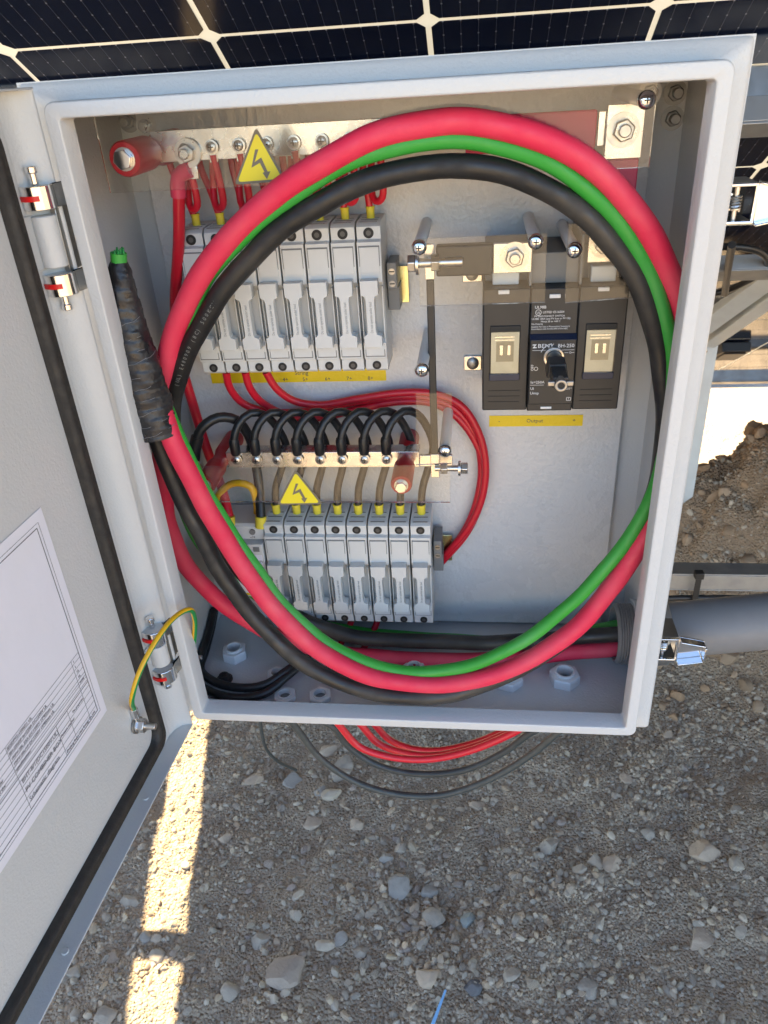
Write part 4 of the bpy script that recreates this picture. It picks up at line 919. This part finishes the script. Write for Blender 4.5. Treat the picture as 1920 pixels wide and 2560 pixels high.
pt.ring((c0+.0068, yq2, .4026), (c0+.0068, yq2-.0001, .4026), .0026, .0022); st_('UL', c0+.0053, .4016, .0027, y=yq2)
pt.build('print', 'white_print', sw, recalc=False)
# rotary shaft handle pointing at the viewer
b = MB(); b.ring((hx_, SY-.0072, hz_), (hx_, SY-.0110, hz_), .0092, .0065); b.build('dial_ring', 'tin_bar', sw, .0006)
b = MB(); b.cyl((hx_, SY-.0071, hz_), (hx_, SY-.026, hz_), .0066, n=24); hub = b.build('shaft_hub', 'black_plastic', sw, .001)
b = MB(); b.prism([(hx_-.0070, hz_+.0066), (hx_+.0070, hz_+.0066), (hx_+.0088, hz_-.004), (hx_+.0088, hz_-.0058), (hx_-.0088, hz_-.0058), (hx_-.0088, hz_-.004)], SY-.0255, SY-.046, XZ); b.build('shaft_body', 'black_plastic', hub, .001)
b = MB(); b.prism([(hx_-.0062, hz_+.0048), (hx_+.0062, hz_+.0048), (hx_+.0066, hz_-.0048), (hx_-.0066, hz_-.0048)], SY-.0458, SY-.072, XZ); b.build('shaft_neck', 'black_plastic', hub, .0008)
b = MB(); b.box(hx_-.0105, hx_+.0105, SY-.0745, SY-.070, hz_-.0022, hz_+.0022); b.build('cross_pin', 'steel_dark', hub, .0008)
b = MB(); b.ring((hx_, SY-.0685, hz_), (hx_, SY-.079, hz_), .0052, .0027, 24); b.build('socket', 'steel_dark', hub, .0006)
b = MB(); b.cyl((hx_, SY-.0720, hz_), (hx_, SY-.0782, hz_), .0027, n=18); b.build('socket_hole', 'hole_black', hub)
# mounting feet with screws
for k, (u, v) in enumerate(((1180, 685), (1182, 908))):
    p = PY(u, v, YP-.003); b = MB(); b.box(p.x-.009, sxa-.0005, YP-.003, YP-.0003, p.z-.0075, p.z+.0075); ft = b.build('mounting_foot', 'tin_bar', sw, .0006)
    b = MB(); b.lathe((p.x, YP-.0031, p.z), (0, -1, 0), [(0, .0062), (.002, .006), (.0032, .0042), (.0036, .0004)], 18); b.build('foot_screw', 'steel_dark', ft)
for (u, v) in ((1252, 1022), (1456, 1022)):
    p = PY(u, v, YP-.006); b = MB(); b.box(p.x-.009, p.x+.009, YP-.004, YP-.0003, sza-.0085, sza-.0008); ft = b.build('mounting_foot', 'tin_bar', sw, .0006)
    b = MB(); b.cyl((p.x, YP-.0041, sza-.006), (p.x, YP-.013, sza-.006), .0042, n=18); b.build('foot_stud', 'tin_bar', ft, .0006)

# ================================================================ STANDOFFS AND CLEAR COVERS
def standoff(label, u, v, y=.078, m='nut_white'):
    p = PY(u, v, y-.004); t = thing('standoff', label, 'standoff', (p.x, YP, p.z-.006), 'standoffs with dome screws')
    b = MB(); b.cyl((p.x, YP-.0002, p.z), (p.x, y+.0012, p.z), .0052, n=20); b.build('spacer', m, t)
    b = MB(); b.lathe((p.x, y-.0012, p.z), (0, -1, 0), [(0, .0064), (.0008, .0064), (.0030, .0052), (.0042, .0032), (.0047, .0006)], 24); s_ = b.build('dome_screw', 'chrome', t)
    b = MB(); b.box(p.x-.0022, p.x+.0022, y-.0062, y-.0054, p.z-.0005, p.z+.0005); b.box(p.x-.0005, p.x+.0005, y-.0063, y-.0054, p.z-.0022, p.z+.0022); b.build('cross_slot', 'hole_black', s_)
    return p
standoff('dome screw standoff left of the black level link', 1047, 620)
standoff('dome screw standoff above the switch centre', 1340, 605)
standoff('dome screw standoff above the right switch pole', 1437, 627)
standoff('dome screw standoff halfway down the black upright link', 1054, 927)
standoff('dome screw standoff right of the lower busbar end', 1112, 1130)
standoff('dome screw standoff in the upper right corner', 1618, 250, .060)
standoff('dome screw standoff under the cable loop by the lower busbar', 640, 1090, .078) if False else None
def cover(label, poly, y, th=.0022):
    o = MB(); o.prism(poly, y, y+th, XZ); return tag(o.build('clear_cover', 'acrylic', None), label, 'cover', 'clear acrylic covers')
def quad_cover(label, pix, y):
    pts = [PY(u, v, y) for u, v in pix]; return cover(label, [(p.x, p.z) for p in pts], y)
cover('clear acrylic cover across the top busbar, with a warning triangle', [(.008, .5785), (.4255, .5785), (.4255, .5205), (.008, .5205)], .0600)
cover('clear acrylic cover over the lower busbar, with a warning triangle', [(.036, .2735), (.2760, .2735), (.2760, .2345), (.036, .2345)], .0620)
quad_cover('narrow upright clear strip over the black link', [(1040, 985), (1130, 983), (1128, 1160), (1040, 1163)], .0780)
quad_cover('clear plate over the left switch terminal and black link', [(1046, 598), (1368, 584), (1362, 757), (1050, 766)], .0780)
quad_cover('clear plate over the right switch terminal', [(1422, 560), (1560, 560), (1583, 745), (1412, 758)], .0780)
def triangle(label, A, B, C_, y):
    P3 = [PY(u, v, y) for u, v in (A, B, C_)]; c = (P3[0]+P3[1]+P3[2])/3; t = thing('warning_sticker', label, 'sticker', (c.x, y, min(p.z for p in P3)), 'yellow warning triangles')
    def rnd(k):
        out = []; Q = [(c + (p-c)*k) for p in P3]
        for i in range(3):
            a, b2, d2 = Q[i-1], Q[i], Q[(i+1) % 3]; f = .09
            p0 = b2 + (a-b2)*f; p1 = b2 + (d2-b2)*f
            for j in range(5): s_ = j/4; q = p0*(1-s_)**2 + b2*2*s_*(1-s_) + p1*s_*s_; out.append((q.x, q.z))
        return out
    b = MB(); b.prism(rnd(1.0), y-.0002, y-.0005, XZ); b.build('border', 'sticker_grey', t)
    b = MB(); b.prism(rnd(.86), y-.0006, y-.0008, XZ); b.build('face', 'sticker_yellow', t)
    hh = P3[0].z - (P3[1].z+P3[2].z)/2; B_ = lambda x, z: (c.x + x*hh, c.z + z*hh)
    b = MB(); b.prism([B_(*q) for q in ((-.03, .27), (-.15, -.05), (.03, .03), (.10, -.14), (.06, -.15), (.13, -.27), (.22, -.13), (.165, -.135), (.07, .125), (-.075, .045), (.035, .27))], y-.0009, y-.0011, XZ); b.build('lightning_bolt', 'sticker_grey', t)
triangle('yellow lightning warning triangle on the upper cover', (640, 316), (586, 462), (716, 452), .0600)
triangle('yellow lightning warning triangle on the lower cover', (738, 1172), (692, 1262), (808, 1260), .0620)

# ================================================================ WIRES
def wire(name, label, pts, r, m='red_wire', group=None, n=12, cat='wire'):
    return tag(MB().tube(pts, r, n).build(name, m), label, cat, group)
def ferrule(parent_label, x, y, z, where, group):
    b = MB(); b.lathe((x, y, z-.003), (0, 0, 1), [(0, .0036), (.010, .0038), (.0112, .0042), (.012, .0040)], 16)
    return tag(b.build('ferrule', 'ferrule_yellow'), parent_label, 'ferrule', group)
for i in range(8):
    x = ux[i]; xs = ux[i]+.0155; yf = YP-.034; zt = UZ+FH
    t = thing('string_wire', f'red looped wire into the fuse holder {ORD[i]} of the upper row', 'wire', (x, yf, zt), 'red wires of the upper fuse row')
    dx = [-.010, -.006, 0, .001, .0, .0, .0, .0][i]
    b = MB(); b.tube([(xs, UB-.001, .540), (xs+.0012, UB+.001, .522), (xs+.0014, UB+.003, .508), (xs+.0002, UB+.005, .5005), (xs-.0028, UB+.007, .4972), (xs-.0062, UB+.009, .4968), (xs-.0092, UB+.012, .5003), (xs-.0100, UB+.015, .508), (xs-.0098, UB+.022, .526), (xs-.011, UB+.032, .543), (x+dx-.003, yf+.002, .547), (x+dx-.005, yf, .530), (x+dx*.4-.002, yf, .505), (x, yf, zt+.004)], .0031, 12); b.build('insulation', 'red_wire', t)
    b = MB(); b.lathe((x, yf, zt-.002), (0, 0, 1), [(0, .0036), (.010, .0038), (.0112, .0043), (.012, .0040)], 16); b.build('ferrule', 'ferrule_yellow', t)
    b = MB(); b.box(xs-.0035, xs+.0035, UB-.0022, UB-.0004, .534, .546); b.build('lug', 'tin_bar', t, .0004)
lx = [LX+LPITCH*(i+.5) for i in range(8)]
for i in range(8):
    xs = lugx[i]; x = lx[i]; yf = YP-.034; zt = LZ+FH
    t = thing('jumper_lead', f'black arched jumper lead, {ORD[i]} on the lower busbar', 'wire', (xs, LB, .25), 'black jumper leads on the lower busbar')
    xm = xs+.040
    b = MB(); b.tube([(xs, LB-.0008, .2575), (xs+.0005, LB-.001, .272), (xs+.006, LB+.004, .2865), (xs+.018, LB+.012, .2955), (xs+.030, LB+.020, .290), (xm, LB+.027, .272), (xm+.006, LB+.030, .248), ((xm+x)/2+.004, LB+.028, .222), (x+.002, yf+.002, .200), (x, yf, zt+.004)], .0042, 12); b.build('insulation', 'black_wire', t)
    b = MB(); b.lathe((x, yf, zt-.002), (0, 0, 1), [(0, .0044), (.011, .0047), (.0125, .0053), (.0135, .0050)], 16); b.build('ferrule', 'ferrule_yellow', t)
    b = MB(); b.lathe((xs, LB-.001, .2545), (0, 0, 1), [(0, .0044), (.002, .0052), (.015, .0054), (.018, .0046)], 14); b.build('boot', 'black_wire', t)
    b = MB(); b.box(xs-.0036, xs+.0036, LB-.0022, LB-.0004, .2450, .2560); b.build('lug', 'tin_bar', t, .0004)
# thick black lead to the surge protector, with its bolt
t = thing('earth_jumper', 'thick black arched lead at the left end of the busbar', 'wire', (.02, .12, .25))
b = MB(); b.tube([PY(486, 1145, .118), PY(488, 1115, .119), PY(505, 1070, .122), PY(545, 1044, .130), PY(590, 1050, .140), PY(622, 1090, .150), PY(636, 1140, .158), PY(648, 1220, .150), PY(652, 1292, .136)], .0052, 14); b.build('insulation', 'black_wire', t)
b = MB(); b.tube([PY(484, 1150, .1175), PY(486, 1125, .1185), PY(494, 1092, .1205)], .0066, 14); b.build('boot', 'black_wire', t)
b = MB(); b.cyl(PY(652, 1318, .134), PY(652, 1290, .136), .0062, n=16); b.build('ferrule', 'ferrule_yellow', t)
hexbolt(t, tuple(PY(482, 1172, .112)), .0072, .006, 'steel')
b = MB(); q = PY(482, 1172, .106); b.cyl(q, q+Vector((0, -.007, 0)), .0040, n=14); b.build('bolt_end', 'steel', t, .0006)
t = thing('positive_feed', 'red feed cable dropping down the left from the top busbar lug', 'cable', tuple(PY(572, 1295, .150)))
b = MB(); b.tube([PY(447, 470, UB+.001), PY(447, 600, .120), PY(438, 760, .140), PY(446, 880, .156), PY(482, 1010, .162), PY(520, 1130, .162), PY(556, 1225, .150), PY(573, 1292, .136)], .0052, 14); b.build('insulation', 'red_wire', t)
b = MB(); b.tube([Vector((.0605, UB-.0016, .530)), PY(447, 440, UB), PY(447, 492, UB+.002)], .0068, 14); b.build('pink_boot', 'pink_sleeve', t)
b = MB(); b.cyl(PY(574, 1320, .134), PY(573, 1290, .136), .0064, n=16); b.build('ferrule', 'ferrule_yellow', t)
wire('earth_wire', 'yellow arched wire on top of the surge protector', [PY(528, 1330, .138), PY(532, 1285, .142), PY(548, 1235, .146), PY(585, 1208, .143), PY(625, 1215, .142), PY(640, 1250, .148), PY(643, 1290, .160)], .0040, 'yellow_wire')
RW = {'upper': [(565, 930, .150), (575, 970, .155), (610, 1010, .164), (680, 1030, .172), (770, 1028, .176), (870, 1008, .176), (980, 992, .174), (1075, 995, .172), (1140, 1025, .172), (1185, 1085, .172), (1203, 1160, .172), (1195, 1240, .172), (1165, 1320, .172), (1112, 1392, .174)],
 'middle': [(613, 930, .150), (625, 970, .154), (660, 1010, .164), (730, 1042, .174), (800, 1044, .177), (900, 1022, .176), (1000, 1004, .174), (1080, 1008, .172), (1140, 1040, .171), (1192, 1110, .171), (1212, 1180, .170), (1200, 1260, .170), (1165, 1335, .171), (1105, 1405, .174)],
 'lower': [(665, 930, .150), (690, 970, .155), (735, 1002, .163), (800, 1012, .170), (900, 996, .170), (1000, 982, .168), (1080, 984, .167), (1150, 1012, .166), (1196, 1080, .165), (1214, 1160, .165), (1205, 1245, .165), (1172, 1318, .166), (1115, 1385, .172)]}
for k, (nm, pts) in enumerate(RW.items()):
    wire('string_cable', f"red cable sweeping right from under the upper fuses, {('leftmost', 'middle', 'rightmost')[k]} of three", [PY(*q) for q in pts], .0040, 'red_wire', 'red cables sweeping round the right of the fuses', cat='cable')
for k, (u, v) in enumerate(((792, 1575), (870, 1575), (935, 1575))):
    wire('string_cable', f"short red cable end below the lower fuses, {('left', 'middle', 'right')[k]} one", [PY(u+8, v-22, .155), PY(u, v, .150), PY(u-22, v+40, .14), PY(u-60, v+90, .12)], .0038, 'red_wire', 'red cable ends below the lower fuses', cat='cable')

# ---- big looped output cables (all three share the loop; each is one cable)
def cable(name, label, pts, r, m):
    P = smooth_path([PY(*q) for q in pts], .008); k = len(name)
    P = [p + Vector((.0007*math.sin(i*.31+k)+.0004*math.sin(i*.83), .0006*math.sin(i*.41+2*k), .0007*math.sin(i*.27+3*k)+.0004*math.sin(i*.71+k))) for i, p in enumerate(P)]
    return tag(MB().tube(P, r, 22, smooth=False, rfun=lambda d, f, t: r*(1+.012*math.sin(d*60+k)+.008*math.sin(d*150+2*t))).build(name, m), label, 'cable', 'thick output cables coiled in the box')
RED = [(1900, 1560, .128), (1720, 1585, .126), (1570, 1618, .122), (1420, 1632, .118), (1250, 1648, .114), (1050, 1650, .112), (850, 1632, .108), (690, 1590, .100), (560, 1510, .092), (470, 1420, .084), (425, 1320, .080), (408, 1200, .078), (402, 1080, .074), (404, 980, .066), (423, 880, .054), (470, 745, .046), (560, 608, .040), (680, 493, .036), (800, 412, .034), (930, 346, .034), (1070, 309, .036), (1160, 302, .038), (1300, 325, .040), (1430, 385, .043), (1540, 472, .048), (1630, 590, .054), (1690, 720, .060), (1716, 860, .064), (1718, 1000, .062), (1695, 1140, .056), (1650, 1270, .050), (1570, 1410, .044), (1480, 1530, .038), (1370, 1620, .030), (1230, 1688, .023), (1090, 1712, .019), (950, 1696, .017), (810, 1634, .017), (690, 1530, .018), (585, 1385, .021), (500, 1235, .024), (432, 1105, .027), (398, 1020, .029)]
GRN = [(1900, 1530, .140), (1720, 1545, .140), (1560, 1560, .142), (1420, 1590, .150), (1250, 1600, .150), (1000, 1590, .150), (800, 1560, .145), (640, 1490, .132), (540, 1400, .120), (470, 1300, .108), (440, 1180, .098), (432, 1050, .086), (436, 940, .072), (455, 850, .060), (505, 722, .050), (595, 602, .044), (715, 497, .040), (850, 417, .038), (980, 371, .038), (1100, 351, .039), (1200, 353, .041), (1310, 379, .044), (1420, 436, .048), (1520, 522, .052), (1600, 632, .056), (1652, 762, .060), (1680, 900, .060), (1678, 1040, .057), (1650, 1180, .053), (1592, 1312, .048), (1500, 1435, .042), (1400, 1535, .036), (1290, 1612, .031), (1180, 1660, .027), (1060, 1682, .026), (950, 1668, .026), (840, 1622, .027), (735, 1538, .028), (640, 1425, .030), (555, 1298, .031), (485, 1170, .032), (440, 1080, .033), (405, 1000, .035)]
BLK = [(1900, 1595, .118), (1720, 1575, .120), (1560, 1583, .122), (1420, 1596, .122), (1250, 1604, .122), (1050, 1604, .122), (880, 1590, .120), (740, 1540, .112), (620, 1450, .102), (540, 1350, .094), (470, 1250, .088), (432, 1140, .082), (428, 1040, .074), (446, 945, .064), (485, 845, .054), (565, 715, .047), (675, 600, .043), (800, 508, .041), (930, 446, .041), (1060, 418, .042), (1160, 418, .044), (1290, 440, .047), (1400, 492, .051), (1508, 582, .055), (1588, 695, .060), (1640, 832, .064), (1662, 980, .064), (1658, 1120, .061), (1632, 1250, .056), (1575, 1385, .050), (1490, 1510, .044), (1400, 1605, .036), (1260, 1690, .026), (1120, 1738, .020), (1000, 1738, .018), (880, 1716, .019), (760, 1660, .023), (655, 1565, .028), (570, 1455, .033), (500, 1335, .037), (440, 1215, .040), (405, 1120, .041), (382, 1030, .039)]
cable('red_cable', 'thick red cable, outermost of the coiled loop', RED, .0092, 'red_cable')
cable('green_cable', 'green cable running between red and black in the loop', GRN, .0065, 'green_cable')
cable('black_cable', 'thick black cable, innermost along the top of the loop', BLK, .0087, 'black_cable')
# faint maker's print along the black cable
def cable_print(obj, pts, r_, f0, text, size):
    P = smooth_path([PY(*q) for q in pts], .002); b = MB(); i = int(f0*len(P)); adv = 0.0
    for ch in text:
        if ch != ' ':
            T_ = (P[i-1]-P[i+1]).normalized() if False else (P[i+1]-P[i-1]).normalized(); c_ = (CAM-P[i]); c_ = (c_-T_*c_.dot(T_)).normalized(); up_ = c_.cross(T_)
            put_text(b, ch, size, P[i]+c_*(r_+.00005)-up_*size*.35, T_, up_, .00004)
        i += max(1, int(round(size*.70/.002)))
    b.build('print', 'cable_print', obj, recalc=False)
CB = [o for o in col.objects if o.name == 'black_cable'][0]
cable_print(CB, BLK, .0089, .372, '(UL) E480909 (8C) 500KCMIL', .0046)
# taped end of the three cables
TP = smooth_path([PY(*q) for q in ((400, 1085, .030), (372, 1000, .031), (345, 900, .032), (325, 820, .033), (312, 760, .034), (303, 705, .035), (298, 655, .036))], .0011)
tape = thing('taped_cable_end', 'black taped end of the cable bundle with a green tip', 'cable end', tuple(TP[0]))
def trf(d, f, t):
    base = np.interp(f, [0, .06, .25, .45, .6, .72, .85, .95, 1], [.0184, .0182, .0180, .0172, .0144, .0126, .0116, .0094, .0064])
    w = (d/.0085 + t/(2*math.pi)) % 1.0
    return base*(1 + .045*w + .03*math.sin(3*t+d*90) + .03*math.sin(2*t-d*160+1) + .02*math.sin(5*t+d*310) + .05*max(0, f-.45)*math.sin(4*t+d*420+2*math.sin(2*t))) + (.0035*max(0, math.cos(t-2.0))**3*math.exp(-((f-.70)/.07)**2))
MB().tube(TP, 0, 48, smooth=False, rfun=trf).build('tape_wrap', 'tape', tape, ang=60)
g0, g1 = PY(298, 668, .036), PY(296, 632, .036)
MB().tube([g0, (g0+g1)/2, g1], .0064, 16).build('green_tip', 'green_cable', tape)
b = MB(); ax = (g1-g0).normalized()
for i in range(16):
    a = i*2.399; rr = .0055*math.sqrt(i/16); q = g1 + Vector((math.cos(a)*rr, math.sin(a)*rr, 0)); b.cyl(q-ax*.001, q+ax*(.0012+.0012*(i % 3)), .0008, n=6)
s_ = b.build('copper_strands', 'green_wire', tape); s_['kind'] = 'stuff'
for k in range(10):                                            # pale arcs on the camera side, painted-in glints along the tape wraps
    f0 = .05+.07*k+random.uniform(-.012, .012); i0 = int(f0*(len(TP)-1)); c_ = TP[i0]; T_ = (TP[i0+1]-TP[i0-1]).normalized(); tc_ = (CAM-c_); tc_ = (tc_-T_*tc_.dot(T_)).normalized(); sd2 = T_.cross(tc_); arcp = []
    a0, a1 = sorted((random.uniform(-1.3, -.6), random.uniform(.2, 1.2)))
    for j in range(9):
        a = a0+(a1-a0)*j/8; rr = float(np.interp(f0, [0, .06, .25, .45, .6, .72, .85], [.0182, .0180, .0174, .0164, .0140, .0124, .0112]))*1.075
        arcp.append(c_ + T_*(.0035*a+.0006*math.sin(7*a+k)) + (tc_*math.cos(a)+sd2*math.sin(a))*rr)
    b = MB(); b.tube(arcp, .00020, 5, smooth=False); b.build('tape_glint', 'tape_glint', tape)
b = MB(); b.cyl(PY(292, 836, .030), PY(305, 835, .028), .0011, n=8); b.build('red_thread', 'pink_sleeve', tape)

# ---- floor fittings
FZ = ZB+.0016
def gland(label, u, v, r=.0125, m='nut_white', h=.009, plug=False):
    p = PZ(u, v, FZ+h); t = thing('gland_nut', label, 'nut', (p.x, p.y, FZ), 'cable gland nuts on the floor of the box')
    b = MB(); n = 6; vo = []
    ro, ri = r*1.18, r*.72
    for (zz, k) in ((FZ+.0002, 'o'), (FZ+h*.85, 'o'), (FZ+h, 'b'), (FZ+h, 'i'), (FZ+.0008, 'i')):
        L_ = []
        for i in range(24):
            a = 2*math.pi*i/24; hx = math.cos(math.pi/6)/math.cos((a+.3) % (math.pi/3) - math.pi/6)
            rr = {'o': ro*hx, 'b': ro*hx*.94, 'i': ri}[k]; L_.append(Vector((p.x+math.cos(a)*rr, p.y+math.sin(a)*rr, zz)))
        vo.append(L_)
    b.loops(vo); b.build('hex_ring', m, t, ang=25)
    b = MB(); b.ring((p.x, p.y, FZ+h*.2), (p.x, p.y, FZ+h*1.25), ri*.995, ri*.82); b.build('thread_ring', m, t)
    b = MB(); b.cyl((p.x, p.y, FZ+.0003), (p.x, p.y, FZ+.0008), ri*.8, n=20); b.build('bore', 'grey_dark', t)
gland('white gland nut at the left rear of the box floor', 585, 1622, .0135, h=.012)
gland('white gland nut at the right of the box floor', 1412, 1682, .0150, h=.012)
gland('white flat gland nut behind the front lip, left one', 712, 1735, .0115, h=.006)
gland('white flat gland nut behind the front lip, right one', 800, 1735, .0115, h=.006)
gland('white gland nut half hidden by the black cable', 692, 1682, .0110, h=.006)
gland('white gland nut half hidden under the red cable', 1272, 1690, .0140, h=.010)
gland('white gland nut peeping out behind the green cable', 1035, 1668, .0120, h=.010)
p = PZ(560, 1690, FZ+.006); t = thing('grommet', 'black rubber grommet in the floor left corner', 'grommet', (p.x, p.y, FZ))
b = MB(); b.lathe((p.x, p.y, FZ+.0002), (0, 0, 1), [(0, .0095), (.002, .0095), (.003, .0075), (.006, .0065)], 24); b.build('collar', 'rubber', t, ang=30)
b = MB(); b.ring((p.x, p.y, FZ+.0062), (p.x, p.y, FZ+.008), .0055, .003); b.build('rim', 'rubber', t)
for k, (lab, pts) in enumerate((('outer', [(508, 1525, .165), (482, 1575, .140), (470, 1635, .105), (484, 1695, .072), (530, 1738, .05), (595, 1750, .042), (660, 1735, .046), (712, 1695, .066), (765, 1650, .09)]), ('inner', [(530, 1520, .170), (505, 1565, .150), (492, 1625, .118), (503, 1680, .086), (540, 1712, .066), (600, 1725, .058), (662, 1712, .060), (720, 1675, .075), (772, 1638, .10)]))):
    P_ = [PY(*q) for q in pts]; P_ = [Vector((max(q.x, XL+.007), q.y, max(q.z, FZ+.0052))) for q in P_]
    wire('coiled_lead', f'{lab} turn of the black lead coiled in the lower left corner', P_, .0050, 'black_wire', 'black leads coiled on the floor of the box', cat='lead')
p = PY(482, 1645, .06); t = thing('stud_bolt', 'small bright stud poking from the left wall', 'bolt', (XL+.002, .10, .045))
q = PX(505, 1644, -.012); b = MB(); b.cyl((XL+.0018, q.y, q.z), (-.012, q.y, q.z), .0028, n=12); b.build('shank', 'steel', t, .0004); b = MB(); b.cyl((XL+.0018, q.y, q.z), (XL+.006, q.y, q.z), .0062, n=6); b.build('nut', 'steel_dark', t, .0005)

# ---- conduit and its hub on the right wall
CY, cz0 = .120, .034
def CZ(x): return cz0 + (x-.47)*.15
t = thing('conduit', 'grey plastic conduit entering the lower right side of the box', 'conduit', (.7, CY, CZ(.6)-.033))
b = MB(); L_ = []
for x, r_ in ((.500, .0305), (1.6, .0305), (1.6, .0285), (.500, .0285)):
    L_.append([Vector((x, CY+math.cos(a)*r_, CZ(min(x, 1.6))+math.sin(a)*r_)) for a in np.linspace(0, 2*math.pi, 40, endpoint=False)])
b.loops(L_); b.build('pipe', 'conduit_grey', t)
b = MB(); b.ring((XR+.0004, CY, CZ(.48)), (.506, CY, CZ(.506)), .0375, .0310, 32); b.build('outer_hub', 'hub_metal', t, .0015)
b = MB(); b.ring((.506, CY, CZ(.506)), (.5125, CY, CZ(.512)), .0350, .0308, 32); b.build('hub_rim', 'hub_metal', t, .001)
t = thing('conduit_connector', 'threaded grey conduit end with locknut inside the right wall', 'connector', (.47, CY, cz0-.03))
b = MB(); prof = []
for i in range(9): prof += [(.0006+.0026*i, .0340), (.0019+.0026*i, .0329)]
xi = XR-.0017; L_ = [[Vector((xi-d_, CY+math.cos(a)*r_, cz0+math.sin(a)*r_)) for a in np.linspace(0, 2*math.pi, 40, endpoint=False)] for d_, r_ in prof + [(.0245, .0315), (.0245, .0295), (.001, .0295)]]
b.loops(L_); b.build('threaded_sleeve', 'conduit_grey', t, ang=70)
b = MB(); b.ring((xi-.0001, CY, cz0), (xi-.0058, CY, cz0), .0405, .0343, 10); b.build('locknut', 'zinc', t, .0012)

# ---- clamp rail with cables right of the box
ya = .36
r0, r1 = PY(1640, 1452, ya), PY(1960, 1452, ya)
t = thing('cable_rail', 'galvanised channel rail running right behind the conduit', 'rail', (r0.x, ya, r0.z-.02))
zr = r0.z
for nm, q in dict(top_flange=(.30, 1.7, ya, ya+.03, zr+.010, zr+.0125), web=(.30, 1.7, ya, ya+.0022, zr-.014, zr+.0098), lower_flange=(.30, 1.7, ya, ya+.03, zr-.0165, zr-.0142)).items():
    b = MB(); b.box(*q); b.build(nm, 'galv_dull', t, .0008)
for k, (dy, dz, m_, lab) in enumerate(((-.006, -.024, 'black_wire', 'upper black'), (-.010, -.032, 'black_wire', 'middle black'), (-.004, -.040, 'black_wire', 'lower black'), (-.002, -.047, 'red_wire', 'red'))):
    wire('tray_cable', f'{lab} cable strapped under the channel rail', [(.45, ya+dy, zr+dz-.03), (.56, ya+dy, zr+dz-.004), (.62, ya+dy, zr+dz), (.75, ya+dy, zr+dz), (.95, ya+dy, zr+dz-.006), (1.5, ya+dy, zr+dz)], .0042, m_, 'cables strapped under the rail', cat='cable')
q = PY(1742, 1455, ya-.01); t = thing('cable_tie', 'black cable tie strapping cables to the rail', 'cable tie', (q.x, ya, zr-.05))
b = MB(); b.box(q.x-.004, q.x+.004, ya-.0165, ya-.0150, zr-.052, zr+.016); b.build('strap', 'black_plastic', t, .0005)
b = MB(); b.box(q.x-.006, q.x+.006, ya-.019, ya-.008, zr+.016, zr+.026); b.build('head', 'black_plastic', t, .001)

# ---- cables hanging under the box
HU = {'front red': ([(838, 1800, .06), (850, 1815, .06), (900, 1868, .06), (980, 1893, .06), (1070, 1898, .06), (1170, 1878, .06), (1270, 1838, .06), (1330, 1805, .06)], .0042, 'red_wire'),
 'middle red': ([(890, 1800, .08), (905, 1815, .08), (945, 1858, .08), (1010, 1882, .08), (1090, 1888, .08), (1180, 1868, .08), (1275, 1830, .08), (1340, 1805, .08)], .0042, 'red_wire'),
 'rear red': ([(928, 1800, .10), (940, 1815, .10), (975, 1850, .10), (1030, 1872, .10), (1100, 1876, .10), (1190, 1856, .10), (1280, 1820, .10), (1350, 1800, .10)], .0042, 'red_wire'),
 'upper dark grey': ([(800, 1800, .09), (830, 1815, .09), (875, 1870, .09), (950, 1915, .09), (1050, 1935, .09), (1160, 1925, .09), (1260, 1880, .09), (1330, 1830, .09), (1400, 1800, .09)], .0042, 'grey_wire'),
 'lower dark grey': ([(725, 1800, .05), (745, 1825, .05), (800, 1895, .05), (890, 1955, .05), (990, 1985, .05), (1100, 1988, .05), (1220, 1950, .05), (1330, 1885, .05), (1410, 1820, .05), (1450, 1800, .05)], .0040, 'grey_wire')}
for k, (pts, r_, m_) in HU.items():
    wire('hanging_cable', f'{k} cable loop hanging under the box', [PY(*q) for q in pts], r_, m_, 'cable loops hanging under the box', cat='cable')
wire('ground_cable', 'thin grey green cable dropping left under the box', [PY(650, 1800, .10), PY(654, 1830, .10), PY(664, 1870, .105), PY(690, 1900, .12), PY(740, 1925, .16)], .0022, 'grey_wire', cat='cable')
